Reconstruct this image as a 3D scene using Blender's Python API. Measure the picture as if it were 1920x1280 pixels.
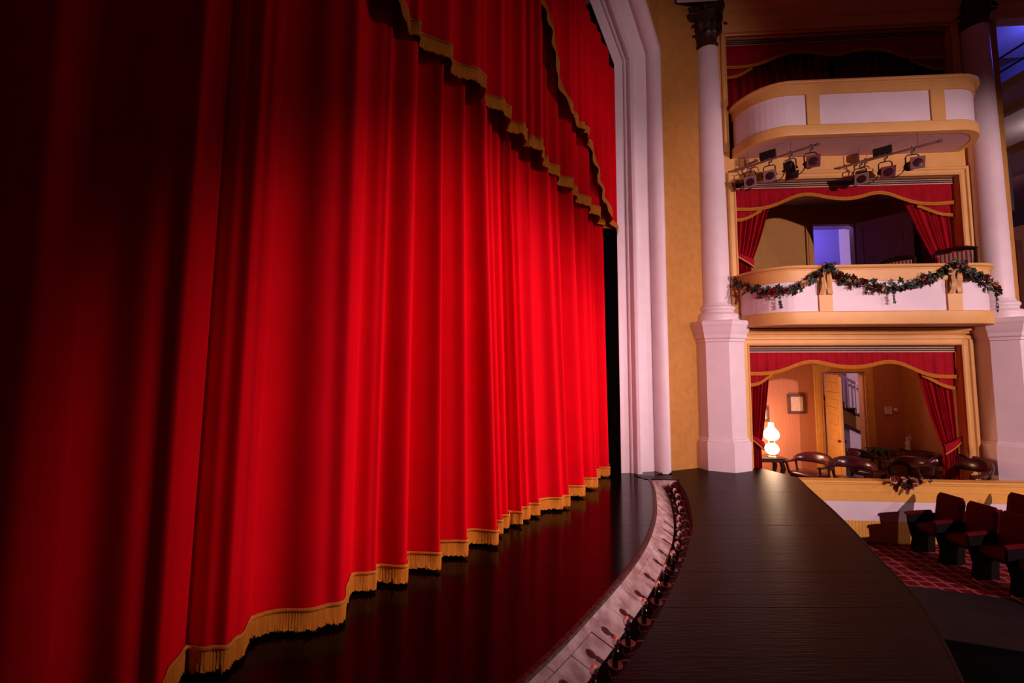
import bpy, math, random
import numpy as np
from mathutils import Vector, Matrix
random.seed(7)
rng = np.random.default_rng(11)
for o in list(bpy.data.objects):
    bpy.data.objects.remove(o)
scene = bpy.context.scene
C = scene.collection
R = math.radians
PI = math.pi

# ------------------------------------------------------------------ camera, world, large lights, exposure
cam_d = bpy.data.cameras.new('camera')
cam_d.sensor_width = 36.0
cam_d.lens = 14.0
cam_d.clip_start = 0.05
cam_d.clip_end = 200
cam = bpy.data.objects.new('camera', cam_d)
C.objects.link(cam)
cam.location = (0, 0, 1.75)
cam.rotation_euler = (R(90 + 3.8), 0, 0)
scene.camera = cam

world = bpy.data.worlds.new('world')
scene.world = world
world.use_nodes = True
wb = world.node_tree.nodes['Background']
wb.inputs['Color'].default_value = (1.0, 0.38, 0.56, 1)
wb.inputs['Strength'].default_value = 0.020

def spot(name, loc, target, energy, color, size_deg, blend, radius=0.15):
    d = bpy.data.lights.new(name, 'SPOT')
    d.energy = energy
    d.color = color
    d.spot_size = R(size_deg)
    d.spot_blend = blend
    d.shadow_soft_size = radius
    o = bpy.data.objects.new(name, d)
    C.objects.link(o)
    o.location = loc
    o.rotation_euler = (Vector(target) - Vector(loc)).to_track_quat('-Z', 'Y').to_euler()
    return o

def point(name, loc, energy, color, radius=0.1):
    d = bpy.data.lights.new(name, 'POINT')
    d.energy = energy
    d.color = color
    d.shadow_soft_size = radius
    o = bpy.data.objects.new(name, d)
    C.objects.link(o)
    o.location = loc
    return o

KEY = (1.0, 0.62, 0.66)
# house spotlights aimed at the curtain and at the boxes, plus an added upper fill
spot('house_spot_curtain', (8.8, 1.3, 4.6), (0.05, 4.6, 1.5), 5900, KEY, 37, 1.0, 0.14)
spot('house_spot_valance', (9.0, 2.4, 4.8), (0.4, 5.3, 4.2), 800, KEY, 42, 1.0, 0.12)
spot('house_spot_far_folds', (10.8, 3.6, 4.0), (0.9, 5.9, 1.2), 1500, KEY, 25, 1.0, 0.10)
spot('house_spot_box', (9.5, -2.6, 3.4), (6.6, 6.7, 1.6), 2700, KEY, 65, 0.5, 0.08)
spot('house_spot_jamb', (6.6, -4.2, 3.4), (3.45, 7.0, 1.9), 2800, KEY, 33, 1.0, 0.10)
spot('upper_fill_spot', (6.0, -4.2, 3.2), (2.6, 7.0, 6.4), 1400, KEY, 27, 1.0, 0.10)  # added uplight that brightens the upper proscenium and column top
spot('house_spot_side', (11.5, 1.2, 3.5), (6.8, 6.6, 1.4), 500, KEY, 60, 1.0, 0.06)

scene.view_settings.view_transform = 'Standard'
scene.view_settings.look = 'None'
scene.view_settings.exposure = 0.0
scene.view_settings.gamma = 1.0
scene.view_settings.use_curve_mapping = False

# ------------------------------------------------------------------ materials
def mat(name, col, rough=0.6, spec=0.4, noise=0.0, nscale=6.0, col2=None, bump=0.0, bscale=40.0, metal=0.0,
        sheen=0.0, emit=None, estr=0.0, stretch=None, coat=0.0, trans=0.0, alpha=1.0):
    m = bpy.data.materials.new(name)
    m.use_nodes = True
    nt = m.node_tree
    b = nt.nodes['Principled BSDF']
    b.inputs['Base Color'].default_value = (*col, 1)
    b.inputs['Roughness'].default_value = rough
    b.inputs['Specular IOR Level'].default_value = spec
    b.inputs['Metallic'].default_value = metal
    if sheen:
        b.inputs['Sheen Weight'].default_value = sheen
        b.inputs['Sheen Tint'].default_value = (*[min(1, c * 1.5 + .02) for c in col], 1)
    if coat:
        b.inputs['Coat Weight'].default_value = coat
        b.inputs['Coat Roughness'].default_value = 0.12
    if trans:
        b.inputs['Transmission Weight'].default_value = trans
    if emit:
        b.inputs['Emission Color'].default_value = (*emit, 1)
        b.inputs['Emission Strength'].default_value = estr
    tc = nt.nodes.new('ShaderNodeTexCoord')
    vec = tc.outputs['Object']
    if stretch:
        mp = nt.nodes.new('ShaderNodeMapping')
        mp.inputs['Scale'].default_value = stretch
        nt.links.new(vec, mp.inputs['Vector'])
        vec = mp.outputs['Vector']
    if noise > 0 or col2:
        n = nt.nodes.new('ShaderNodeTexNoise')
        n.inputs['Scale'].default_value = nscale
        n.inputs['Detail'].default_value = 6
        nt.links.new(vec, n.inputs['Vector'])
        r = nt.nodes.new('ShaderNodeValToRGB')
        c2 = col2 if col2 else tuple(c * (1 - noise) for c in col)
        r.color_ramp.elements[0].position = 0.35
        r.color_ramp.elements[1].position = 0.65
        r.color_ramp.elements[0].color = (*c2, 1)
        r.color_ramp.elements[1].color = (*col, 1)
        nt.links.new(n.outputs['Fac'], r.inputs['Fac'])
        nt.links.new(r.outputs['Color'], b.inputs['Base Color'])
    if bump > 0:
        n2 = nt.nodes.new('ShaderNodeTexNoise')
        n2.inputs['Scale'].default_value = bscale
        n2.inputs['Detail'].default_value = 4
        nt.links.new(vec, n2.inputs['Vector'])
        bp = nt.nodes.new('ShaderNodeBump')
        bp.inputs['Strength'].default_value = bump
        bp.inputs['Distance'].default_value = 0.01
        nt.links.new(n2.outputs['Fac'], bp.inputs['Height'])
        nt.links.new(bp.outputs['Normal'], b.inputs['Normal'])
    return m

M = {}
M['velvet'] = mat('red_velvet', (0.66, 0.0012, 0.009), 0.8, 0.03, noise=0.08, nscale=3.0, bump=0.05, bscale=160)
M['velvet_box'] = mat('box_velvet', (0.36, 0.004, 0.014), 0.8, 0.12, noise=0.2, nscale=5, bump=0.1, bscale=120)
M['fringe'] = mat('gold_fringe', (0.52, 0.18, 0.018), 0.8, 0.04, noise=0.25, nscale=8, stretch=(9, 9, 0.4))
M['braid'] = mat('gold_braid', (0.55, 0.20, 0.02), 0.55, 0.35, noise=0.3, nscale=90)
M['cream_fringe'] = mat('cream_fringe', (0.70, 0.50, 0.30), 0.7, 0.2, noise=0.3, nscale=80)
M['dark_braid'] = mat('dark_braid', (0.05, 0.02, 0.03), 0.7, 0.2)
M['white'] = mat('white_paint', (0.80, 0.70, 0.72), 0.45, 0.35, noise=0.06, nscale=4, bump=0.05, bscale=25)
M['white_panel'] = mat('white_panel', (0.80, 0.71, 0.74), 0.5, 0.3, noise=0.05, nscale=5)
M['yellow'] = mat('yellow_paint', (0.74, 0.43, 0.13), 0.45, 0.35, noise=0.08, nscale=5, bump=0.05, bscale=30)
M['ochre'] = mat('ochre_plaster', (0.52, 0.25, 0.055), 0.7, 0.2, noise=0.14, nscale=9, bump=0.35, bscale=35)
M['bright_yellow'] = mat('parapet_yellow', (0.82, 0.45, 0.09), 0.45, 0.35, noise=0.08, nscale=8)
M['soffit'] = mat('soffit_plaster', (0.62, 0.40, 0.40), 0.7, 0.2, noise=0.08, nscale=4)
M['ceiling'] = mat('ceiling_plaster', (0.62, 0.48, 0.50), 0.8, 0.1, noise=0.06, nscale=3)
M['stage'] = mat('stage_boards', (0.006, 0.001, 0.0015), 0.14, 0.17, noise=0.5, nscale=3, bump=0.12, bscale=6, stretch=(0.6, 6, 1))
M['apron'] = mat('apron_boards', (0.009, 0.0013, 0.002), 0.36, 0.12, noise=0.45, nscale=4, bump=0.25, bscale=9, stretch=(0.6, 8, 1))
M['apron'].node_tree.nodes['Principled BSDF'].inputs['Specular Tint'].default_value = (1.0, 0.5, 0.55, 1)
M['black'] = mat('black_drape', (0.004, 0.003, 0.003), 0.9, 0.05)
M['trough'] = mat('trough_red', (0.10, 0.018, 0.014), 0.5, 0.3, noise=0.5, nscale=7)
M['worn_white'] = mat('worn_white_boards', (0.56, 0.45, 0.43), 0.5, 0.35, col2=(0.30, 0.18, 0.16), nscale=9, bump=0.25, bscale=22)
M['nosing'] = mat('worn_nosing', (0.10, 0.045, 0.03), 0.5, 0.3, col2=(0.02, 0.008, 0.006), nscale=30, bump=0.4, bscale=60)
M['lead'] = mat('lamp_metal', (0.46, 0.34, 0.33), 0.35, 0.5, metal=0.1, noise=0.3, nscale=30)
M['socket'] = mat('black_socket', (0.006, 0.005, 0.005), 0.22, 0.5)
M['glass'] = mat('bulb_glass', (1, 0.95, 0.95), 0.03, 0.5, trans=1.0)
M['capital'] = mat('dark_bronze', (0.055, 0.022, 0.012), 0.45, 0.5, noise=0.5, nscale=18)
M['leather'] = mat('oxblood_leather', (0.060, 0.008, 0.012), 0.26, 0.55, noise=0.3, nscale=14, bump=0.05, bscale=90)
M['dark_wood'] = mat('dark_wood', (0.045, 0.010, 0.009), 0.3, 0.5, noise=0.4, nscale=10, stretch=(1, 1, 6))
M['seat_velvet'] = mat('seat_velvet', (0.085, 0.003, 0.006), 0.85, 0.06, noise=0.25, nscale=12)
M['seat_metal'] = mat('seat_side_panel', (0.006, 0.003, 0.003), 0.6, 0.1)
M['seat_wood'] = mat('seat_foot_wood', (0.30, 0.05, 0.035), 0.4, 0.4)
M['wallpaper'] = mat('striped_wallpaper', (0.52, 0.20, 0.10), 0.6, 0.2, noise=0.12, nscale=30, stretch=(1, 1, 0.03))
M['lilac'] = mat('hall_plaster', (0.62, 0.55, 0.62), 0.8, 0.1, noise=0.04)
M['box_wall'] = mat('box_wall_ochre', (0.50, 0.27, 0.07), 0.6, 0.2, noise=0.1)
M['door_pale'] = mat('pale_door', (0.50, 0.38, 0.40), 0.45, 0.3, noise=0.06)
M['door_yellow'] = mat('yellow_door', (0.72, 0.40, 0.11), 0.4, 0.4, noise=0.12, nscale=7)
M['stair_dark'] = mat('stair_wood', (0.08, 0.02, 0.015), 0.4, 0.4)
M['stringer'] = mat('stair_stringer', (0.34, 0.19, 0.05), 0.5, 0.3)
M['baluster'] = mat('baluster_paint', (0.70, 0.62, 0.66), 0.5, 0.3)
M['frame'] = mat('carved_frame', (0.14, 0.05, 0.025), 0.4, 0.5, noise=0.6, nscale=60, bump=0.5, bscale=90)
M['print'] = mat('faded_print', (0.72, 0.50, 0.36), 0.6, 0.3, noise=0.15, nscale=12)
M['plastic'] = mat('white_plastic', (0.75, 0.68, 0.66), 0.4, 0.4, noise=0.03)
M['grey_text'] = mat('grey_slot', (0.12, 0.09, 0.09), 0.5, 0.3)
M['brass'] = mat('brass', (0.55, 0.32, 0.10), 0.3, 0.5, metal=0.9)
M['leaf'] = mat('ivy_leaf', (0.020, 0.050, 0.022), 0.42, 0.4, noise=0.6, nscale=9)
M['leaf2'] = mat('ivy_leaf_pale', (0.06, 0.085, 0.055), 0.5, 0.3, noise=0.5, nscale=9)
M['leaf_red'] = mat('burgundy_leaf', (0.16, 0.012, 0.022), 0.5, 0.3, noise=0.5, nscale=20)
M['rose'] = mat('red_rose', (0.28, 0.010, 0.018), 0.7, 0.2, noise=0.4, nscale=40)
M['cream'] = mat('cream_flower', (0.68, 0.46, 0.24), 0.7, 0.2, noise=0.25, nscale=40)
M['ribbon'] = mat('gold_ribbon', (0.72, 0.42, 0.16), 0.4, 0.5, noise=0.25, nscale=16)
M['stem'] = mat('garland_stem', (0.05, 0.035, 0.015), 0.7, 0.2)
M['steel'] = mat('pipe_steel', (0.30, 0.17, 0.13), 0.4, 0.5, metal=0.3, noise=0.2)
M['chrome'] = mat('hook_chrome', (0.60, 0.50, 0.50), 0.25, 0.5, metal=0.9)
M['lamp_black'] = mat('spotlight_black', (0.020, 0.012, 0.014), 0.4, 0.5, noise=0.4, nscale=20)
M['lamp_grey'] = mat('spotlight_grey', (0.14, 0.085, 0.095), 0.45, 0.4, noise=0.3, nscale=20)
M['gel'] = mat('colour_frame_grey', (0.30, 0.19, 0.19), 0.5, 0.3, noise=0.25, nscale=30)
M['gel_red'] = mat('colour_frame_red', (0.17, 0.035, 0.045), 0.5, 0.3, noise=0.2)
M['lens'] = mat('spotlight_lens', (0.05, 0.014, 0.016), 0.12, 0.6)
M['pitcover'] = mat('pit_cover', (0.014, 0.007, 0.009), 0.65, 0.25, noise=0.35, nscale=5, bump=0.2, bscale=30)
M['globe'] = mat('lit_globe', (1, 0.9, 0.8), 0.4, 0.3, emit=(1.0, 0.70, 0.45), estr=14.0)
M['navy'] = mat('gallery_wall', (0.45, 0.45, 0.62), 0.8, 0.1, noise=0.1, nscale=2)
M['rail_black'] = mat('rail_black', (0.008, 0.007, 0.012), 0.4, 0.4)
M['fern'] = mat('fern_green', (0.045, 0.06, 0.02), 0.6, 0.2, noise=0.4, nscale=10)
M['grille'] = mat('speaker_grille', (0.03, 0.028, 0.028), 0.6, 0.3, bump=0.6, bscale=220)

def carpet_mat():
    m = bpy.data.materials.new('lattice_carpet')
    m.use_nodes = True
    nt = m.node_tree
    b = nt.nodes['Principled BSDF']
    b.inputs['Roughness'].default_value = 0.95
    b.inputs['Specular IOR Level'].default_value = 0.05
    tc = nt.nodes.new('ShaderNodeTexCoord')
    mp = nt.nodes.new('ShaderNodeMapping')
    mp.inputs['Rotation'].default_value = (0, 0, R(8))
    nt.links.new(tc.outputs['Object'], mp.inputs['Vector'])
    sp = nt.nodes.new('ShaderNodeSeparateXYZ')
    nt.links.new(mp.outputs['Vector'], sp.inputs[0])
    def math_n(op, a, bb=None):
        n = nt.nodes.new('ShaderNodeMath')
        n.operation = op
        for i, v in enumerate((a, bb)):
            if v is None: continue
            if isinstance(v, (int, float)): n.inputs[i].default_value = v
            else: nt.links.new(v, n.inputs[i])
        return n.outputs[0]
    masks = []
    for ax, per, w in ((sp.outputs['X'], 0.17, 0.11), (sp.outputs['Y'], 0.13, 0.09)):
        f = math_n('FRACT', math_n('MULTIPLY', ax, 1 / per))
        d = math_n('ABSOLUTE', math_n('SUBTRACT', f, 0.5))
        masks.append(math_n('LESS_THAN', d, w))
    line = math_n('MAXIMUM', *masks)
    ch = nt.nodes.new('ShaderNodeTexChecker')
    ch.inputs['Scale'].default_value = 70
    nt.links.new(mp.outputs['Vector'], ch.inputs['Vector'])
    dots = math_n('ADD', math_n('MULTIPLY', ch.outputs['Fac'], 0.6), 0.25)
    fac = math_n('MULTIPLY', line, dots)
    mx = nt.nodes.new('ShaderNodeMix')
    mx.data_type = 'RGBA'
    mx.inputs[6].default_value = (0.11, 0.006, 0.011, 1)
    mx.inputs[7].default_value = (0.46, 0.13, 0.12, 1)
    nt.links.new(fac, mx.inputs[0])
    nt.links.new(mx.outputs[2], b.inputs['Base Color'])
    return m
M['carpet'] = carpet_mat()

def stripe_mat():
    m = bpy.data.materials.new('striped_upholstery')
    m.use_nodes = True
    nt = m.node_tree
    b = nt.nodes['Principled BSDF']
    b.inputs['Roughness'].default_value = 0.8
    tc = nt.nodes.new('ShaderNodeTexCoord')
    w = nt.nodes.new('ShaderNodeTexWave')
    w.inputs['Scale'].default_value = 7
    nt.links.new(tc.outputs['Object'], w.inputs['Vector'])
    r = nt.nodes.new('ShaderNodeValToRGB')
    r.color_ramp.interpolation = 'CONSTANT'
    r.color_ramp.elements[0].color = (0.30, 0.03, 0.04, 1)
    r.color_ramp.elements[1].color = (0.62, 0.42, 0.30, 1)
    r.color_ramp.elements[1].position = 0.4
    nt.links.new(w.outputs['Fac'], r.inputs['Fac'])
    nt.links.new(r.outputs['Color'], b.inputs['Base Color'])
    return m
M['stripe'] = stripe_mat()

# ------------------------------------------------------------------ mesh helpers
class MB:
    def __init__(s):
        s.v = []; s.f = []
    def add(s, vs, fs):
        n = len(s.v)
        s.v.extend([tuple(map(float, p)) for p in vs])
        s.f.extend([tuple(i + n for i in f) for f in fs])
        return s
    def box(s, x0, x1, y0, y1, z0, z1):
        vs = [(x0, y0, z0), (x1, y0, z0), (x1, y1, z0), (x0, y1, z0), (x0, y0, z1), (x1, y0, z1), (x1, y1, z1), (x0, y1, z1)]
        return s.add(vs, [(3, 2, 1, 0), (4, 5, 6, 7), (0, 1, 5, 4), (1, 2, 6, 5), (2, 3, 7, 6), (3, 0, 4, 7)])
    def prism(s, poly, z0, z1):
        n = len(poly)
        vs = [(x, y, z0) for x, y in poly] + [(x, y, z1) for x, y in poly]
        fs = [tuple(range(n - 1, -1, -1)), tuple(range(n, 2 * n))]
        fs += [(i, (i + 1) % n, n + (i + 1) % n, n + i) for i in range(n)]
        return s.add(vs, fs)
    def grid(s, P, closed_u=False, closed_v=False):
        P = np.asarray(P, float)
        nu, nv = P.shape[:2]
        vs = P.reshape(-1, 3)
        fs = []
        for i in range(nu if closed_u else nu - 1):
            a = i * nv; b = ((i + 1) % nu) * nv
            for j in range(nv if closed_v else nv - 1):
                k = (j + 1) % nv
                fs.append((a + j, b + j, b + k, a + k))
        return s.add(vs, fs)
    def tube(s, path, rad, seg=8, cap=True):
        path = [Vector(p) for p in path]
        n = len(path)
        rad = list(rad) if hasattr(rad, '__len__') else [rad] * n
        rings = []
        nrm = None
        for i in range(n):
            t = (path[min(i + 1, n - 1)] - path[max(i - 1, 0)]).normalized()
            if nrm is None:
                nrm = t.orthogonal().normalized()
            nrm = (nrm - t * nrm.dot(t))
            nrm = nrm.normalized() if nrm.length > 1e-6 else t.orthogonal().normalized()
            bn = t.cross(nrm)
            rings.append([path[i] + (nrm * math.cos(2 * PI * k / seg) + bn * math.sin(2 * PI * k / seg)) * rad[i] for k in range(seg)])
        n0 = len(s.v)
        s.grid([[tuple(p) for p in r] for r in rings], closed_v=True)
        if cap:
            s.f.append(tuple(n0 + k for k in range(seg - 1, -1, -1)))
            s.f.append(tuple(n0 + (n - 1) * seg + k for k in range(seg)))
        return s
    def lathe(s, prof, seg=20, c=(0, 0, 0), axis='z', ang0=0.0):
        rings = []
        for r, z in prof:
            ring = []
            for k in range(seg):
                a = 2 * PI * k / seg + ang0
                p = (r * math.cos(a), r * math.sin(a), z)
                if axis == 'y': p = (p[0], p[2], p[1])
                if axis == 'x': p = (p[2], p[0], p[1])
                ring.append((p[0] + c[0], p[1] + c[1], p[2] + c[2]))
            rings.append(ring)
        n0 = len(s.v)
        s.grid(rings, closed_v=True)
        s.f.append(tuple(n0 + k for k in range(seg)))
        s.f.append(tuple(n0 + (len(prof) - 1) * seg + k for k in range(seg)))
        return s
    def sphere(s, c, r, seg=14, rings=8):
        r = r if hasattr(r, '__len__') else (r, r, r)
        prof = []
        pts = []
        for i in range(rings + 1):
            a = -PI / 2 + PI * i / rings
            rr = max(math.cos(a), 1e-3)
            pts.append([(c[0] + r[0] * rr * math.cos(2 * PI * k / seg), c[1] + r[1] * rr * math.sin(2 * PI * k / seg), c[2] + r[2] * math.sin(a)) for k in range(seg)])
        return s.grid(pts, closed_v=True)
    def xf(s, mtx):
        s.v = [tuple(mtx @ Vector(p)) for p in s.v]
        return s
    def mesh(s, name, m, smooth=True, ang=35):
        me = bpy.data.meshes.new(name)
        me.from_pydata(s.v, [], s.f)
        me.materials.append(m)
        if smooth:
            me.polygons.foreach_set('use_smooth', [True] * len(me.polygons))
            me.update()
            me.set_sharp_from_angle(angle=R(ang))
        me.update()
        return me
    def build(s, name, m, parent=None, smooth=True, ang=35, bevel=0.0):
        o = bpy.data.objects.new(name, s.mesh(name, m, smooth, ang))
        C.objects.link(o)
        if parent is not None: o.parent = parent
        if bevel:
            bv = o.modifiers.new('bevel', 'BEVEL')
            bv.width = bevel
            bv.segments = 2
            bv.limit_method = 'ANGLE'
        return o

def tag(o, label=None, cat=None, group=None, kind=None):
    if label: o['label'] = label
    if cat: o['category'] = cat
    if group: o['group'] = group
    if kind: o['kind'] = kind
    return o
def thing(name, label, cat, loc=(0, 0, 0), rz=0.0, group=None, kind=None):
    o = bpy.data.objects.new(name, None)
    o.empty_display_size = 0.1
    C.objects.link(o)
    o.location = loc
    o.rotation_euler = (0, 0, rz)
    return tag(o, label, cat, group, kind)
def copy_tree(o, parent=None):
    c = o.copy()
    C.objects.link(c)
    if parent is not None:
        c.parent = parent
        c.matrix_parent_inverse = o.matrix_parent_inverse
    for ch in [x for x in bpy.data.objects if x.parent == o]:
        copy_tree(ch, c)
    return c
ORD = ['first', 'second', 'third', 'fourth', 'fifth', 'sixth', 'seventh', 'eighth', 'ninth', 'tenth', 'eleventh', 'twelfth', 'thirteenth',
       'fourteenth', 'fifteenth', 'sixteenth', 'seventeenth', 'eighteenth']
def sweep_plan(mb, path, prof, closed=False):
    """profile [(out, z)] swept along a plan path; out points to the left-hand normal of the path"""
    path = [Vector((p[0], p[1])) for p in path]
    n = len(path)
    rows = []
    for i in range(n):
        if closed:
            a = path[i] - path[i - 1]; b = path[(i + 1) % n] - path[i]
        else:
            a = path[i] - path[max(i - 1, 0)]; b = path[min(i + 1, n - 1)] - path[i]
        if a.length < 1e-9: a = b
        if b.length < 1e-9: b = a
        a.normalize(); b.normalize()
        n1 = Vector((a.y, -a.x)); n2 = Vector((b.y, -b.x))
        mm = (n1 + n2) / (1 + n1.dot(n2))
        rows.append([(path[i].x + mm.x * o, path[i].y + mm.y * o, z) for o, z in prof])
    return mb.grid(rows, closed_u=closed)

# frames: box wall (x along the wall, y into the box) and curtain line (x along the curtain, y backstage)
BO, BR = Vector((4.28, 7.1, 0)), R(-3.5)
BM = Matrix.Translation(BO) @ Matrix.Rotation(BR, 4, 'Z')
CO, CR = Vector((1.62, 6.83, 0)), R(52.5)
CM = Matrix.Translation(CO) @ Matrix.Rotation(CR, 4, 'Z')
def bthing(name, label, cat, p, rz=0.0, group=None):
    return thing(name, label, cat, BM @ Vector(p), BR + rz, group)
def cthing(name, label, cat, p, rz=0.0, group=None):
    return thing(name, label, cat, CM @ Vector(p), CR + rz, group)
def inframe(o, F):
    o.matrix_world = F
    return o
def struct(name, mb, m, F=None, label=None, **k):
    o = mb.build(name, m, **k)
    o['kind'] = 'structure'
    if label: o['label'] = label
    if F is not None: inframe(o, F)
    return o

# ------------------------------------------------------------------ stage, apron, trough
def curve_pts(ctrl, n):
    """Catmull-Rom through ctrl, n samples evenly spaced in length"""
    P = [np.array(p, float) for p in ctrl]
    P = [2 * P[0] - P[1]] + P + [2 * P[-1] - P[-2]]
    out = []
    for i in range(1, len(P) - 2):
        for t in np.linspace(0, 1, 24, endpoint=False):
            a, b, c, d = P[i - 1:i + 3]
            out.append(0.5 * ((2 * b) + (-a + c) * t + (2 * a - 5 * b + 4 * c - d) * t * t + (-a + 3 * b - 3 * c + d) * t ** 3))
    out.append(P[-2])
    out = np.array(out)
    L = np.r_[0, np.cumsum(np.linalg.norm(np.diff(out, axis=0), axis=1))]
    q = np.linspace(0, L[-1], n)
    return np.stack([np.interp(q, L, out[:, k]) for k in range(out.shape[1])], 1), L[-1]

LIP = [(-5.6, -2.2), (-3.6, -1.0), (-2.2, 0.1), (-1.0, 1.2), (0.06, 2.34), (0.57, 2.97), (1.07, 3.66), (1.42, 4.25), (1.72, 4.90), (1.96, 5.58), (2.10, 6.05), (2.20, 6.50)]
LIP2 = [(-5.1, -2.4), (-3.1, -1.2), (-1.7, -0.1), (-0.5, 1.1), (0.56, 2.34), (0.89, 2.74), (1.34, 3.39), (1.70, 3.98), (2.04, 4.62), (2.36, 5.46), (2.50, 5.95), (2.60, 6.42)]
EDGE = [(-2.6, -2.4), (-1.0, -1.5), (0.6, 0.0), (1.65, 1.25), (2.5, 2.34), (2.8, 2.74), (3.08, 3.17), (3.36, 3.76), (3.88, 4.88), (4.28, 5.85), (4.57, 6.52)]
lip, lipL = curve_pts(LIP, 200)
lip2, _ = curve_pts(LIP2, 200)
edge, _ = curve_pts(EDGE, 160)

def clip(poly, axis, val, keep_less):
    out = []
    n = len(poly)
    for i in range(n):
        a, b = poly[i], poly[(i + 1) % n]
        ia = (a[axis] <= val) == keep_less
        ib = (b[axis] <= val) == keep_less
        if ia: out.append(a)
        if ia != ib:
            t = (val - a[axis]) / (b[axis] - a[axis])
            out.append((a[0] + t * (b[0] - a[0]), a[1] + t * (b[1] - a[1])))
    return out
def boards(poly, y0, y1, w, parent, m, z0=-0.03, gap=0.0016, name='floor_board'):
    y = y0
    while y < y1:
        p = clip(clip(poly, 1, y + gap, False), 1, y + w, True)
        if len(p) >= 3:
            dz = random.uniform(-0.0005, 0.0005)
            MB().prism(p, z0, dz).build(name, m, parent, smooth=False)
        y += w

stage_poly = [tuple(p) for p in lip] + [(2.66, 6.93), (2.6, 9.0), (-9, 9.0), (-9, -2.2)]
ap_poly = [tuple(p) for p in edge] + [(4.36, 7.12), (3.4, 7.3), (2.66, 6.95), (2.64, 6.6)] + [tuple(p) for p in lip2[::-1]]
fs_ = thing('floor_stage', 'dark glossy varnished stage floor between the red curtain and the footlight trough', None, (0, 0, 0), 0, kind='structure')
MB().prism(stage_poly, -0.12, -0.031).build('subfloor', M['black'], fs_, smooth=False)
boards(stage_poly, -2.2, 9.0, 0.15, fs_, M['stage'])
fa_ = thing('floor_apron', 'dark matte stage apron outside the footlight trough', None, (0, 0, 0), 0, kind='structure')
MB().prism(ap_poly, -0.12, -0.031).build('subfloor', M['black'], fa_, smooth=False)
boards(ap_poly, -2.4, 7.3, 0.17, fa_, M['apron'])
# apron front skirt down to the pit
mb = MB()
mb.grid([[(p[0], p[1], -0.03), (p[0] - 0.03, p[1] + 0.02, -2.2)] for p in edge])
mb.build('apron_skirt', M['black'], fa_)
mb = MB()
sweep_plan(mb, [tuple(p) for p in edge], [(0, -0.05), (0.02, -0.05), (0.02, 0.0), (0.012, 0.006), (0, 0.006), (0, -0.05)])
mb.build('edge_strip', M['apron'], fa_)

tr = thing('footlight_trough', 'curved sunken footlight trough lined with worn white boards', 'trough', (0, 0, 0))
mid = (lip + lip2) / 2
mb = MB()
rows = []
for a, b in zip(lip, lip2):
    d = (b - a) / np.linalg.norm(b - a)
    rows.append([(*(a + d * 0.02), -0.02), (*(a + d * 0.20), -0.165), (*(a + d * 0.24), -0.24), (*(b - d * 0.012), -0.24), (*(b - d * 0.002), -0.02)])
mb.grid(rows)
mb.build('trough_lining', M['trough'], tr)
mb = MB()
sweep_plan(mb, [tuple(p) for p in lip], [(-0.035, 0.004), (-0.02, 0.012), (0.008, 0.010), (0.016, -0.004), (0.012, -0.03), (-0.03, -0.03), (-0.035, 0.004)])
mb.build('worn_nosing', M['nosing'], tr)
def lip_slice(l0, l1, prof, n=4):
    rows = []
    for q in np.linspace(l0, l1, n):
        t = q / lipL * (len(lip) - 1)
        i = min(int(t), len(lip) - 2)
        f = t - i
        a = lip[i] * (1 - f) + lip[i + 1] * f
        b = lip2[i] * (1 - f) + lip2[i + 1] * f
        d = (b - a) / np.linalg.norm(b - a)
        rows.append([(*(a + d * o), z) for o, z in prof])
    return rows
def slab(rows):
    mb = MB()
    mb.grid(rows, closed_v=True)
    k = len(rows[0])
    n = len(rows)
    mb.f.append(tuple(range(k)))
    mb.f.append(tuple((n - 1) * k + j for j in range(k - 1, -1, -1)))
    return mb
q = 3.2
while q < lipL - 0.1:
    w = random.uniform(0.40, 0.62)
    e = min(q + w, lipL - 0.08)
    slab(lip_slice(q + 0.004, e, [(0.016, -0.006), (0.066, -0.036), (0.056, -0.052), (0.006, -0.022)])).build('top_board', M['worn_white'], tr, ang=25)
    q += w
q = 3.1
while q < lipL - 0.1:
    w = random.uniform(0.24, 0.36)
    e = min(q + w, lipL - 0.08)
    j = random.uniform(-0.004, 0.004)
    slab(lip_slice(q + 0.004, e, [(0.064, -0.042 + j), (0.205, -0.125 + j), (0.195, -0.145 + j), (0.054, -0.060 + j)])).build('sloping_board', M['worn_white'], tr, ang=25)
    q += w
# end plate at the proscenium
mb = MB()
mb.prism([(1.98, 6.60), (2.10, 6.40), (2.62, 6.36), (2.70, 6.62)], -0.03, 0.008)
mb.build('end_plate', M['apron'], tr, smooth=False)
mb = MB()
mb.prism([(2.16, 6.40), (2.62, 6.33), (2.62, 6.36), (2.16, 6.44)], -0.26, -0.005)
mb.build('end_board', M['worn_white'], tr, smooth=False)

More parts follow.
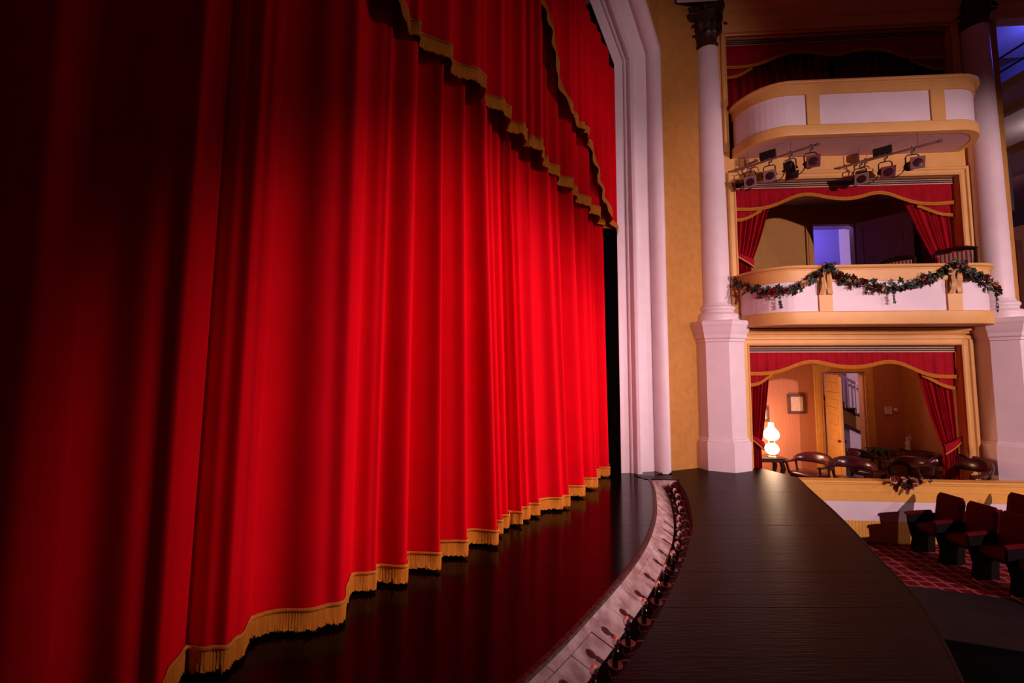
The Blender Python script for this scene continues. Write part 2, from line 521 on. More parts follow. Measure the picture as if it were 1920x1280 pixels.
# footlights
def make_footlight():
    r = thing('footlight', 'x', 'footlight', (0, 0, 0))
    b = MB()
    # arm: S-curve from the trough floor, x = towards apron
    pts, _ = curve_pts([(0.10, 0, -0.02), (0.105, 0.015, 0.02), (0.085, 0.05, 0.045), (0.04, 0.06, 0.03), (0.01, 0.03, 0.0), (0.0, 0.0, 0.025), (0, 0, 0.045)], 22)
    b.tube(pts, 0.0075, 8)
    pts, _ = curve_pts([(0.09, 0, 0.0), (0.06, -0.03, 0.035), (0.02, -0.045, 0.02), (-0.02, -0.03, 0.0), (-0.03, -0.005, 0.02)], 16)
    b.tube(pts, 0.006, 8)
    b.build('arm', M['lead'], r)
    MB().lathe([(0.026, -0.022), (0.026, -0.014), (0.012, -0.006)], 14, (0.10, 0, 0)).build('base', M['lead'], r)
    MB().lathe([(0.006, 0.036), (0.022, 0.038), (0.040, 0.050), (0.042, 0.054), (0.038, 0.055), (0.020, 0.046), (0.004, 0.046)], 20).build('dish', M['lead'], r)
    MB().lathe([(0.004, 0.046), (0.016, 0.048), (0.016, 0.085), (0.018, 0.088), (0.018, 0.092), (0.0155, 0.095), (0.0155, 0.120), (0.018, 0.123), (0.018, 0.130), (0.012, 0.136)], 14).build('socket', M['socket'], r)
    MB().lathe([(0.009, 0.132), (0.010, 0.142), (0.017, 0.152), (0.0235, 0.166), (0.0235, 0.178), (0.017, 0.192), (0.007, 0.199), (0.001, 0.200)], 16).build('bulb', M['glass'], r)
    bulb = [c for c in bpy.data.objects if c.parent == r and c.name.startswith('bulb')][0]
    MB().tube([(-0.005, 0, 0.140), (-0.006, 0, 0.165), (0, 0, 0.172), (0.006, 0, 0.165), (0.005, 0, 0.140)], 0.0012, 5).build('filament', M['brass'], bulb)
    return r
proto = make_footlight()
foot_px = [(0.36, 2.44), (0.59, 2.70), (0.74, 2.90), (0.90, 3.10), (1.10, 3.36), (1.26, 3.60), (1.41, 3.84), (1.56, 4.09), (1.69, 4.32), (1.80, 4.56), (1.90, 4.80), (2.00, 5.06), (2.08, 5.32), (2.15, 5.58), (2.21, 5.84), (2.26, 6.10)]
for i, (x, y) in enumerate(foot_px):
    o = proto if i == 0 else copy_tree(proto)
    j = int(np.argmin(np.linalg.norm(mid - np.array((x, y)), axis=1)))
    d = lip2[j] - lip[j]
    d = d / np.linalg.norm(d)
    k = lip[j] + d * 0.275
    o.location = (k[0], k[1], -0.190)
    o.scale = (1.15,) * 3
    o.rotation_euler = (R(random.uniform(-4, 4)), R(random.uniform(-5, 5)), math.atan2(d[1], d[0]) + random.uniform(-0.25, 0.25))
    o['label'] = ('candle-style footlight with a clear bulb, %s from the near end of the trough' % ORD[i]) if i < 15 else 'candle-style footlight with a clear bulb at the far end, beside the proscenium'
    o['group'] = 'footlights in the curved trough'

# ------------------------------------------------------------------ curtain and valances
class Folds:
    """deep folds of varying width: broad rounded faces parted by sharp creases, with smaller undulations on the faces"""
    def __init__(s, s0, s1, w0, w1, amin, amax, seed, lean=0.05, sub=0.02):
        g = np.random.default_rng(seed)
        b = [s0]
        while b[-1] < s1:
            k = np.clip((b[-1] + 6.2) / 6.2, 0, 1)
            w = w0 + (w1 - w0) * k
            b.append(b[-1] + w * g.choice((0.45, 0.7, 0.9, 1.15, 1.6)))
        s.b = np.array(b)
        n = len(b)
        wd = np.diff(np.r_[s.b, s.b[-1] + 0.3])
        s.amp = g.uniform(amin, amax, n) * np.clip(wd / 0.32, 0.45, 1.15)
        s.p = g.uniform(0.75, 1.7, n)
        s.sk = g.uniform(0.75, 1.6, n)
        l = np.cumsum(g.normal(0, 1, n)); l = l - np.linspace(l[0], l[-1], n)
        s.lean = lean * l / (np.abs(l).max() + 1e-6) + g.uniform(-0.02, 0.02, n)
        s.vd = g.uniform(0, 0.05, n)
        s.ph = g.uniform(0, 6, (n, 2))
        s.nf = g.choice((1, 1.5, 2, 2.5, 3), n)
        s.sub = g.uniform(0.3, 1.0, n) * sub * np.clip(wd / 0.3, 0.3, 1.3)
    def y(s, x, z):
        x, z = np.broadcast_arrays(np.asarray(x, float), np.asarray(z, float))
        t = z / 5.0
        xs = x - np.interp(x, s.b, s.lean) * t
        i = np.clip(np.searchsorted(s.b, xs) - 1, 0, len(s.b) - 2)
        u = np.clip((xs - s.b[i]) / (s.b[i + 1] - s.b[i]), 0, 1) ** s.sk[i]
        base = s.vd[i] * (1 - u) + s.vd[i + 1] * u
        amp = s.amp[i] * (1 - 0.25 * np.clip(t, 0, 1))
        env = np.sin(PI * u)
        y = base - amp * np.maximum(env, 0) ** s.p[i]
        y += s.sub[i] * np.sin(2 * PI * s.nf[i] * u + s.ph[i, 0] + 0.6 * t) * env
        y += 0.0015 * np.sin(xs * 61 + 2) * env
        return y
def bow(x, z):
    return -0.17 * np.exp(-((x + 2.5) / 1.5) ** 2) * np.clip(1 - z / 4.0, 0, 1)

def cloth(name, root, x0, x1, nx, ztop, zbot, nz, yf, m):
    xs = np.linspace(x0, x1, nx)
    zb = zbot(xs)
    if callable(ztop): ztop = np.maximum(ztop(xs), zb + 0.02)
    rows = []
    for t in np.linspace(0, 1, nz):
        zz = zb + (ztop - zb) * t
        rows.append(np.stack([xs, yf(xs, zz), zz], 1))
    return MB().grid(np.array(rows)).build(name, m, root, ang=180)
def fringe(name, root, x0, x1, dx, zbot, h, yf, m, seed=1, taper=0.010):
    g = np.random.default_rng(seed)
    n = int((x1 - x0) / dx)
    n += n % 2
    xs = np.linspace(x0, x1, n)
    zb = zbot(xs)
    alt = np.where(np.arange(n) % 2 == 0, 1.0, -1.0) * taper * 0.5
    tuft = g.normal(0, 0.05 * h, n)
    rows = []
    for t, k in ((0.0, 0.4), (0.25, 1.0), (0.6, 1.2), (1.0, 1.3)):
        zz = zb - h * t + (tuft * t)
        y = yf(xs, zb) - 0.012 - alt * k - 0.006 * math.sin(PI * min(t * 1.4, 1))
        rows.append(np.stack([xs, y, zz], 1))
    o = MB().grid(np.array(rows)).build(name, m, root, ang=180)
    # heading braid
    n2 = max(8, n // 3)
    xs = np.linspace(x0, x1, n2)
    zb = zbot(xs)
    y = yf(xs, zb)
    rows = [np.stack([xs, y - 0.010 + dy, zb + dz], 1) for dy, dz in ((0, 0.018), (-0.012, 0.014), (-0.016, 0.004), (-0.012, -0.006), (0, -0.010))]
    MB().grid(np.array(rows)).build('braid', M['braid'], o, ang=180)
    return o

hemA = lambda x: np.interp(x, [-9, -6, -4.53, -4.34, -3.82, -3.52, -3.08, -2.45, -1.94, -1.01, -0.3, 0.1], [4.6, 4.86, 4.84, 4.80, 4.72, 4.69, 4.61, 4.51, 4.41, 4.25, 4.15, 4.10]) + 0.09
main = cthing('stage_curtain', 'tall red velvet house curtain hanging in deep folds with gold fringe on the hem', 'curtain', (0, 0, 0))
Fm = Folds(-9.2, 0.3, 0.46, 0.29, 0.15, 0.26, 5, 0.13, 0.030)
def up_damp(z, z0, z1, lo):
    t = np.clip((np.asarray(z, float) - z0) / (z1 - z0), 0, 1)
    return 1 - (1 - lo) * t * t * (3 - 2 * t)
ym = lambda x, z: Fm.y(x, z) * up_damp(z - hemA(x), -0.02, 0.35, 0.35) + 0.05 + bow(x, z) + 0.06 * (1 - up_damp(z - hemA(x), -0.02, 0.35, 0.0))
FH = 0.125
cloth('fabric', main, -9.0, -0.10, 1500, lambda x: np.minimum(7.16 + 0.51 * (0.07 - x), 8.60) + 0.02, lambda x: 0 * x + 0.03 + FH * 0.9, 36, ym, M['velvet'])
fringe('bullion_fringe', main, -9.0, -0.10, 0.006, lambda x: 0 * x + 0.03 + FH, FH, ym, M['fringe'], 3)

Bx = [-2.60, -2.29, -2.13, -2.04, -1.90, -1.69, -1.37, -1.03, -0.86, -0.78, -0.59, -0.18, -0.05]
Bz = [7.30, 6.52, 6.19, 5.88, 5.58, 5.34, 5.27, 5.19, 4.98, 4.74, 4.39, 4.10, 4.05]
hemB = lambda x: np.interp(x, Bx, Bz) + 0.05 + 0.03 * np.sin(np.asarray(x) * 19)
Fa = Folds(-9.2, 0.3, 0.34, 0.22, 0.11, 0.19, 21, 0.05, 0.02)
ya = lambda x, z: Fa.y(x, z * 0.3 + 0.5) * np.where(np.asarray(x) > -2.6, up_damp(z - hemB(x), 0.1, 0.5, 0.35), 1.0) - 0.10
CHAM = lambda x: np.minimum(7.16 + 0.51 * (0.07 - x), 8.70) - 0.24
va = cthing('curtain_valance', 'long red velvet valance across the top of the stage curtain with stepped gold fringe', 'valance', (0, 0, 4.1))
def shift(z): return lambda o: setattr(o, 'location', (0, 0, -z))
o = cloth('fabric', va, -9.0, -0.06, 1300, CHAM, hemA, 24, ya, M['velvet']); shift(4.1)(o)
o = fringe('bullion_fringe', va, -9.0, -0.06, 0.0055, hemA, 0.135, ya, M['fringe'], 4); shift(4.1)(o)

# the side jabot: hem falls steeply towards the proscenium
Fb = Folds(-3.2, 0.4, 0.26, 0.20, 0.06, 0.12, 33, 0.03, 0.015)
yb = lambda x, z: Fb.y(x, z * 0.3 + 0.5) - 0.26
vb = cthing('curtain_jabot', 'red velvet cascade at the far top corner of the curtain with rippling gold fringe', 'valance', (0, 0, 4.05))
o = cloth('fabric', vb, -2.60, -0.06, 420, lambda x: CHAM(x) - 0.14, hemB, 24, yb, M['velvet']); shift(4.05)(o)
# fringe runs along the steep hem
def steep_fringe(root, n=900, w=0.075):
    x = np.linspace(-2.58, -0.06, 4000)
    z = hemB(x)
    L = np.r_[0, np.cumsum(np.hypot(np.diff(x), np.diff(z)))]
    qs = np.linspace(0, L[-1], n)
    xs = np.interp(qs, L, x); zs = np.interp(qs, L, z)
    tx = np.gradient(xs); tz = np.gradient(zs)
    l = np.hypot(tx, tz)
    nx_, nz_ = tz / l, -tx / l
    nx_, nz_ = nx_ * 0.55, nz_ * 0.55 - 0.45
    alt = np.where(np.arange(n) % 2 == 0, 0.003, -0.003)
    rows = []
    for t in (0, 0.3, 0.65, 1.0):
        xx = xs + nx_ * w * t * 1.3
        zz = zs + nz_ * w * t * 1.3
        rip = 0.018 * np.sin(qs * 24 + 0.6) * t
        rows.append(np.stack([xx, yb(xs, zs) - 0.012 - alt + rip, zz], 1))
    f = MB().grid(np.array(rows)).build('bullion_fringe', M['fringe'], root, ang=180)
    rows = [np.stack([xs - nx_ * dz * 1.2, yb(xs, zs) - 0.010 + dy, zs - nz_ * dz * 1.2], 1) for dy, dz in ((0, 0.014), (-0.010, 0.008), (-0.012, 0), (0, -0.008))]
    MB().grid(np.array(rows)).build('braid', M['braid'], f, ang=180)
    return f
o = steep_fringe(vb); shift(4.05)(o)

# ------------------------------------------------------------------ proscenium
mb = MB()
IN = (0.07, -0.20)
prof = [(0.0, -0.01), (0.0, 0.0), (0.175, 0.0), (0.18, 0.03), (0.20, 0.045), (0.215, 0.04), (0.22, 0.02), (0.235, 0.02), (0.24, 0.06), (0.27, 0.10), (0.32, 0.115), (0.36, 0.10), (0.375, 0.06), (0.38, 0.0), (0.40, -0.005),
        (0.66, -0.005), (0.68, -0.03), (0.70, -0.03), (0.705, 0.03), (0.74, 0.085), (0.80, 0.125), (0.87, 0.135), (0.93, 0.11), (0.975, 0.06), (0.995, 0.0), (1.0, -0.05)]
D2 = np.array((0.68, 0.60))
N2 = np.array((-0.60, 0.68)) / 0.907
prof2 = [tuple(D2 * f + N2 * h) for f, h in prof]          # (outward, houseward)
TURN = R(63)
path = [(IN[0], -0.02), (IN[0], 7.16), (IN[0] - 3.4 * math.sin(TURN), 7.16 + 3.4 * math.cos(TURN)), (-9.0, 7.16 + 3.4 * math.cos(TURN))]
segs = [np.array(path[i + 1]) - np.array(path[i]) for i in range(3)]
segs = [s_ / np.linalg.norm(s_) for s_ in segs]
nr = [np.array((s_[1], -s_[0])) for s_ in segs]
rows = []
for i, p in enumerate(path):
    n1 = nr[max(i - 1, 0)]; n2 = nr[min(i, 2)]
    mm = (n1 + n2) / (1 + n1 @ n2)
    if i in (0, 3):
        mm = n1 if i else n2
    rows.append([(p[0] + mm[0] * a, IN[1] - b, p[1] + mm[1] * a) for a, b in prof2])
struct_tr = mb.grid(rows)
struct('trim_1', mb, M['white'], CM, 'white moulded proscenium frame around the stage opening', ang=30)
# black reveal and masking behind the frame
mb = MB()
mb.box(0.085, 0.30, -0.19, 1.4, 0, 8.6)
struct('wall_reveal', mb, M['black'], CM, 'black wall behind the proscenium edge')
mb = MB()
mb.box(-9, 1.2, 1.4, 1.5, 0, 10)
struct('wall_backstage', mb, M['black'], CM, 'black wall behind the curtain')
# ochre wall between the frame and the column, with spandrel above
mb = MB()
mb.prism([(2.66, 6.90), (3.40, 7.17), (4.22, 7.5), (4.22, 8.1), (2.5, 8.1)], -0.1, 9.6)
struct('wall_proscenium', mb, M['ochre'], None, 'ochre plaster wall strip between proscenium and white column')
mb = MB()
ox, oz = IN[0] + 0.68, 7.16 + 0.68 * math.tan(TURN / 2)
pts2 = [(ox - 0.02, 7.0), (ox + 0.05, 7.0), (ox + 0.05, 10.2), (-9, 10.2), (-9, oz + 1.4), (ox - 2.9, oz + 1.4)]
pts2 = [(ox - 0.06, oz - 0.3), (ox + 0.06, oz - 0.3), (ox + 0.06, 10.2), (-9, 10.2), (-9, 8.95), (ox - 3.05, 8.95), (ox - 0.06, oz - 0.02)]
n = len(pts2)
vs = [(x, IN[1] - 0.60, z) for x, z in pts2] + [(x, IN[1] - 0.40, z) for x, z in pts2]
fs2 = [tuple(range(n)), tuple(range(2 * n - 1, n - 1, -1))] + [(i, (i + 1) % n, n + (i + 1) % n, n + i) for i in range(n)]
mb.add(vs, fs2)
struct('wall_spandrel', mb, M['ochre'], CM, 'dark ochre wall above the proscenium frame', smooth=False)

# ------------------------------------------------------------------ columns
def octagon(hw, cx=0, cy=0, ch=0.42):
    c = hw * ch
    return [(cx - hw, cy - c), (cx - c, cy - hw), (cx + c, cy - hw), (cx + hw, cy - c), (cx + hw, cy + c), (cx + c, cy + hw), (cx - c, cy + hw), (cx - hw, cy + c)]
def make_column(root, hw, r0, r1, zb):
    S = hw / 0.43
    # pedestal, octagonal, moulded
    prof = [(0.055, zb), (0.055, 0.46), (0.05, 0.49), (0.03, 0.50), (0.025, 0.53), (0.0, 0.55), (0.0, 2.20), (0.02, 2.21), (0.02, 2.25), (0.045, 2.27), (0.05, 2.33),
            (0.085, 2.40), (0.09, 2.44), (0.12, 2.50), (0.125, 2.55), (0.10, 2.575), (-0.2, 2.58)]
    mb = MB()
    oc = octagon(hw)
    sweep_plan(mb, oc, prof, closed=True)
    p = mb.build('pedestal', M['white'], root, ang=20)
    mb = MB()
    k = r0
    mb.lathe([(k * 1.50, 2.575), (k * 1.50, 2.63), (k * 1.42, 2.635), (k * 1.45, 2.66), (k * 1.45, 2.69), (k * 1.36, 2.72), (k * 1.20, 2.735), (k * 1.15, 2.76), (k * 1.20, 2.785), (k * 1.26, 2.80),
              (k * 1.27, 2.83), (k * 1.20, 2.855), (k * 1.08, 2.865), (k * 1.06, 2.88), (k * 1.0, 2.92)], 40)
    mb.build('base', M['white'], root, ang=30)
    mb = MB()
    pr = []
    for t in np.linspace(0, 1, 16):
        r = k + (r1 - k) * (t ** 1.6)
        pr.append((r, 2.915 + (7.82 - 2.915) * t))
    mb.lathe(pr, 44)
    mb.build('shaft', M['white'], root, ang=60)
    # a shallow joint ring where the two lengths of shaft meet
    rj = k + (r1 - k) * (((6.1 - 2.915) / 4.905) ** 1.6)
    MB().lathe([(rj - 0.002, 6.085), (rj + 0.004, 6.09), (rj + 0.004, 6.10), (rj - 0.002, 6.105)], 44).build('joint_ring', M['white'], root)
    # capital
    cap = MB().lathe([(r1 * 1.0, 7.80), (r1 * 1.10, 7.81), (r1 * 1.12, 7.85), (r1 * 1.0, 7.87), (r1 * 1.02, 8.05), (r1 * 1.12, 8.25), (r1 * 1.35, 8.42), (r1 * 1.4, 8.45), (r1 * 0.9, 8.46)], 24).build('capital', M['capital'], root)
    def leaf(h, w, out, z0):
        rows = []
        for t in np.linspace(0, 1, 9):
            curl = max(0, t - 0.72) / 0.28
            rr = r1 * 1.03 + out * t ** 2.2 + 0.03 * curl
            zz = z0 + h * (t if t < 0.8 else 0.8 + (t - 0.8) * (1 - 2.2 * (t - 0.8) / 0.2 * 0.9))
            ww = w * (0.75 + 0.5 * math.sin(PI * min(t * 0.9, 1))) * (1 - 0.75 * max(0, t - 0.7) / 0.3) * (1 + 0.15 * math.sin(t * 22))
            rows.append([(rr - 0.01 - 0.02 * abs(e) + (0.014 if e == 0 else 0), ww * e, zz) for e in (-1, -0.5, 0, 0.5, 1)])
        me = MB()
        me.grid(rows)
        back = [[(x - 0.012, y, z) for x, y, z in rw] for rw in rows]
        me.grid([rw[::-1] for rw in back])
        return me
    l1 = leaf(0.26, r1 * 0.36, 0.09 * S, 7.86).mesh('acanthus_leaf', M['capital'])
    l2 = leaf(0.44, r1 * 0.34, 0.15 * S, 7.88).mesh('acanthus_leaf', M['capital'])
    for lm, a0 in ((l1, 0), (l2, PI / 8)):
        for q in range(8):
            o = bpy.data.objects.new('acanthus_leaf', lm)
            C.objects.link(o)
            o.parent = cap
            o.rotation_euler = (0, 0, a0 + q * PI / 4)
    for q in range(4):
        a = PI / 4 + q * PI / 2
        pts = []
        for t in np.linspace(0, 1, 26):
            th = t * 3.6 * PI
            rr = 0.075 * S * (1 - 0.8 * t)
            pts.append((math.cos(a) * (r1 * 1.62 - rr * math.cos(th + PI * 0.8)), math.sin(a) * (r1 * 1.62 - rr * math.cos(th + PI * 0.8)), 8.40 + rr * math.sin(th + PI * 0.8)))
        MB().tube(pts, np.linspace(0.03, 0.016, 26) * S, 6).build('volute', M['capital'], cap)
    # abacus with concave sides
    ab = []
    for q in range(4):
        a = PI / 4 + q * PI / 2
        c0 = np.array((math.cos(a), math.sin(a))) * r1 * 1.95
        a2 = a + PI / 2
        c1 = np.array((math.cos(a2), math.sin(a2))) * r1 * 1.95
        mid_ = (c0 + c1) / 2
        for t in np.linspace(0.05, 0.95, 9):
            p = c0 * (1 - t) + c1 * t
            ab.append(tuple(p - mid_ / np.linalg.norm(mid_) * r1 * 0.22 * 4 * t * (1 - t)))
    mb = MB()
    sweep_plan(mb, ab, [(-0.3 * r1, 8.46), (-0.02, 8.46), (0.0, 8.48), (0.0, 8.52), (0.02, 8.535), (0.025, 8.57), (-0.3 * r1, 8.575)], closed=True)
    mb.build('abacus', M['capital'], cap, ang=30)
    for q in range(4):
        a = q * PI / 2
        MB().sphere((math.cos(a) * r1 * 1.32, math.sin(a) * r1 * 1.32, 8.53), (0.055 * S, 0.055 * S, 0.065 * S), 10, 6).build('rosette', M['capital'], cap)
    return root
col = thing('column', 'tall white column on an octagonal pedestal beside the proscenium, dark leafy capital on top', 'column', (3.74, 7.30, 0), R(-24), 'columns framing the boxes')
make_column(col, 0.43, 0.275, 0.215, 0.0)
p = BM @ Vector((4.10, -0.08, 0))
col2 = thing('column', 'white column on the far side of the boxes, its shaft rising behind the balcony ends', 'column', (p.x, p.y, 0), BR, 'columns framing the boxes')
make_column(col2, 0.38, 0.215, 0.175, -0.95)
for ch in [c for c in bpy.data.objects if c.parent == col2 and c.name.split('.')[0] in ('shaft', 'base', 'capital', 'joint_ring')]:
    ch.location.x -= 0.07

# ------------------------------------------------------------------ box wall with three tiers
LOW = dict(x0=-0.05, x1=3.50, z0=-0.95, z1=2.15)
MID = dict(x0=-0.18, x1=3.67, z0=2.5, z1=5.18)
UPP = dict(x0=-0.26, x1=3.72, z0=5.7, z1=7.98)
TH = 0.14
def wall_piece(parts):
    mb = MB()
    for a in parts: mb.box(*a)
    return mb
wall_front = wall_piece([
    (-0.55, LOW['x0'], 0, TH, -0.95, 2.30), (LOW['x1'], 4.30, 0, TH, -0.95, 2.30), (-0.55, 4.55, 0, TH, 2.15, 2.62) if False else (LOW['x0'], LOW['x1'], 0, TH, LOW['z1'], 2.30),
    (-0.55, 4.30, 0, TH, 2.30, 2.62),
    (-0.55, MID['x0'], 0, TH, 2.62, 5.60), (MID['x1'], 4.30, 0, TH, 2.62, 5.60), (MID['x0'], MID['x1'], 0, TH, MID['z1'], 5.60),
    (-0.55, UPP['x0'], 0, TH, 5.60, 9.4), (UPP['x1'], 4.30, 0, TH, 5.60, 9.4), (UPP['x0'], UPP['x1'], 0, TH, UPP['z1'], 9.4)])
struct('wall_boxes', wall_front, M['yellow'], BM, 'yellow wall pierced by the three theatre boxes', smooth=False)
# casings round the openings
def casing(n, d, w, label):
    x0, x1, zb, zt = d['x0'], d['x1'], d['z0'], d['z1']
    prof = [(0.0, 0.02), (0.0, -0.015), (0.02, -0.028), (0.04, -0.015), (w * 0.55, -0.022), (w * 0.62, -0.045), (w * 0.8, -0.05), (w * 0.95, -0.04), (w, 0.0)]
    rows = []
    for (px, pz), (nx_, nz_) in (((x0, zb), (-1, 0)), ((x0, zt), (-1, 1)), ((x1, zt), (1, 1)), ((x1, zb), (1, 0))):
        rows.append([(px + nx_ * a, b, pz + nz_ * a) for a, b in prof])
    mb = MB()
    mb.grid(rows)
    struct('trim_%d' % n, mb, M['yellow'], BM, label, ang=25)
casing(2, LOW, 0.17, 'yellow moulded casing around the lower box opening')
casing(3, MID, 0.15, 'yellow moulded casing around the middle box opening')
casing(4, UPP, 0.10, 'yellow casing around the dark upper box opening')
# cornice over the lower opening and entablature on top
mb = MB()
mb.grid([[(x, y, z) for y, z in ((0, 2.33), (-0.05, 2.34), (-0.07, 2.38), (-0.10, 2.40), (-0.11, 2.44), (0, 2.45))] for x in (-0.2, 3.85)])
struct('trim_5', mb, M['yellow'], BM, 'yellow cornice strip above the lower box')
mb = MB()
mb.grid([[(x, y, z) for y, z in ((0.1, 8.0), (-0.08, 8.0), (-0.08, 8.2), (-0.13, 8.22), (-0.13, 8.40), (-0.18, 8.44), (-0.20, 8.52), (0.1, 8.56))] for x in (-0.35, 9)])
struct('trim_6', mb, M['yellow'], BM, 'yellow entablature band under the ceiling')
mb = MB()
mb.box(-1.6, 14, -6.5, 2.2, 8.98, 9.1)
cx_ = struct('ceiling', mb, M['ceiling'], BM, 'dim pinkish plaster ceiling above the boxes', smooth=False)
mb = MB()
rows = []
for x in (-1.2, 9):
    rows.append([(x, -0.18 - 0.55 * (1 - math.cos(t)), 8.54 + 0.44 * math.sin(t)) for t in np.linspace(0, PI / 2, 9)])
mb.grid(rows)
struct('trim_7', mb, M['ceiling'], BM, 'curved plaster cove between entablature and ceiling')

# box rooms
def room(x0, x1, y1, z0, z1, mw, n, door=None, mfloor='dark_wood', mceil='soffit', sides=None):
    """back wall with a door hole; side walls, floor, ceiling"""
    mb = MB()
    if door:
        a, b, zt = door
        mb.box(x0, a, y1, y1 + 0.1, z0, z1); mb.box(b, x1, y1, y1 + 0.1, z0, z1); mb.box(a, b, y1, y1 + 0.1, zt, z1)
    else:
        mb.box(x0, x1, y1, y1 + 0.1, z0, z1)
    nm = ('lower', 'middle', 'upper')[n]
    struct('wall_back_' + nm, mb, mw, BM, 'back wall of the %s box' % nm, smooth=False)
    struct('wall_side_' + nm, MB().box(x0 - 0.08, x0, TH, y1 + 0.1, z0, z1).box(x1, x1 + 0.08, TH, y1 + 0.1, z0, z1), mw, BM, 'side walls of the %s box' % nm, smooth=False)
    struct('floor_' + nm, MB().box(x0 - 0.08, x1 + 0.08, -0.58 if n == 0 else TH, y1 + 1.8, z0 - 0.08, z0), M[mfloor], BM, 'floor of the %s box' % nm, smooth=False)
    struct('ceiling_' + nm, MB().box(x0 - 0.08, x1 + 0.08, TH, y1 + 1.8, z1, z1 + 0.08), M[mceil], BM, 'ceiling of the %s box' % nm, smooth=False)
LD = (2.52, 3.42, 1.66)
MD = (2.48, 3.42, 5.06)
room(-0.45, 4.42, 2.0, -0.74, 2.34, M['wallpaper'], 0, LD)
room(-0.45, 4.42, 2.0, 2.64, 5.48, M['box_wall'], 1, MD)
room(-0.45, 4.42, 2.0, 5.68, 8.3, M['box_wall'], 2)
# halls behind the doors
for n, (z0, z1, mm, nm) in enumerate(((-0.74, 2.34, 'lilac', 'hall_lower'), (2.50, 5.48, 'lilac', 'hall_middle'))):
    struct('wall_' + nm, MB().box(1.6, 5.55, 3.7, 3.8, z0, z1).box(1.5, 1.6, 2.1, 3.8, z0, z1).box(5.55, 5.62, 2.1, 3.8, z0, z1), M[mm], BM, 'plaster wall of the hall behind the %s box door' % ('lower', 'middle')[n], smooth=False)
def blue(p): return BM @ Vector(p)
point('hall_lamp_middle', blue((3.3, 2.5, 5.36)), 72, (0.15, 0.13, 1.0), 0.15)
point('hall_lamp_lower', blue((2.2, 2.6, 1.9)), 26.0, (0.85, 0.42, 0.70), 0.15)
point('box_fill_light', blue((3.1, 0.9, 2.25)), 7.0, (1.0, 0.45, 0.22), 0.1)  # added fill for the back wall right of the door, has no fixture
# door casings
def door_casing(name, a, b, z0, zt, w, m, label):
    r = bthing(name, label, None, (a, 2.0, z0))
    r['kind'] = 'structure'
    h = zt - z0
    W = b - a
    MB().box(-w, 0, -0.035, 0.0, 0, h + w).box(-w * 0.75, -w * 0.3, -0.045, -0.03, 0, h + w * 0.7).build('casing_side', m, r, smooth=False)
    MB().box(W, W + w, -0.035, 0.0, 0, h + w).box(W + w * 0.3, W + w * 0.75, -0.045, -0.03, 0, h + w * 0.7).build('casing_side', m, r, smooth=False)
    MB().box(0, W, -0.035, 0.0, h, h + w).build('casing_head', m, r, smooth=False)
    MB().box(0, 0.03, 0, 0.13, 0, h).box(W - 0.03, W, 0, 0.13, 0, h).box(0, W, 0, 0.13, h - 0.03, h).build('jamb', m, r, smooth=False)
door_casing('trim_8', LD[0], LD[1], -0.74, LD[2], 0.17, M['door_yellow'], 'yellow casing around the door at the back of the lower box')
door_casing('trim_9', MD[0], MD[1], 2.64, MD[2], 0.15, M['box_wall'], 'ochre casing around the blue-lit door of the middle box')
def door_leaf(name, hinge, ang, W, H, m, label, panels, mirror=1):
    r = bthing(name, label, None, hinge, ang)
    r['kind'] = 'structure'
    T = 0.04
    mb = MB()
    st = 0.11
    zs = [0.0] + [0.16]
    n = len(panels)
    # stiles and rails
    mb.box(0, st, 0, T, 0, H); mb.box(W - st, W, 0, T, 0, H); 
    zc = [0] + panels + [H]
    for z in panels_rails(panels, H): mb.box(st, W - st, 0, T, z[0], z[1])
    mb.build('frame', m, r, smooth=False, bevel=0.004)
    cells = panels_cells(panels, H)
    for z0, z1 in cells:
        for xa, xb in ((st, W / 2 - 0.04), (W / 2 + 0.04, W - st)) if False else ((st, W - st),):
            b = MB().box(xa - 0.004, xb + 0.004, 0.012, T - 0.012, z0, z1)
            b.box(xa + 0.05, xb - 0.05, 0.004, T - 0.004, z0 + 0.05, z1 - 0.05)
            b.build('panel', m, r, smooth=False)
    for sy in (-0.035, T + 0.035):
        k = MB().lathe([(0.026, -0.012), (0.03, 0.0), (0.024, 0.014), (0.010, 0.02)], 14, (W - 0.06, sy, 1.0), axis='y')
        k.tube([(W - 0.06, 0.0 if sy < 0 else T, 1.0), (W - 0.06, sy, 1.0)], 0.009, 8)
        k.build('knob', M['stair_dark'], r)
    return r
def panels_rails(p, H):
    return [(0, p[0])] + [(p[i] - 0.05, p[i] + 0.05) for i in range(1, len(p) - 1)] + [(p[-1], H)]
def panels_cells(p, H):
    out = []
    for i in range(len(p) - 1):
        lo = p[i] if i == 0 else p[i] + 0.05
        hi = p[i + 1] if i == len(p) - 2 else p[i + 1] - 0.05
        out.append((lo, hi))
    return out
door_leaf('door_1', (2.55, 1.96, -0.73), R(-108), 0.84, 2.34, M['door_yellow'], 'yellow panelled door standing open inside the lower box', [0.2, 0.9, 1.25, 1.6, 1.92, 2.22])
door_leaf('door_2', (3.41, 1.96, 2.65), R(-52), 0.92, 2.38, M['door_pale'], 'pale panelled door standing open in the dark middle box', [0.2, 0.9, 1.6, 2.24])

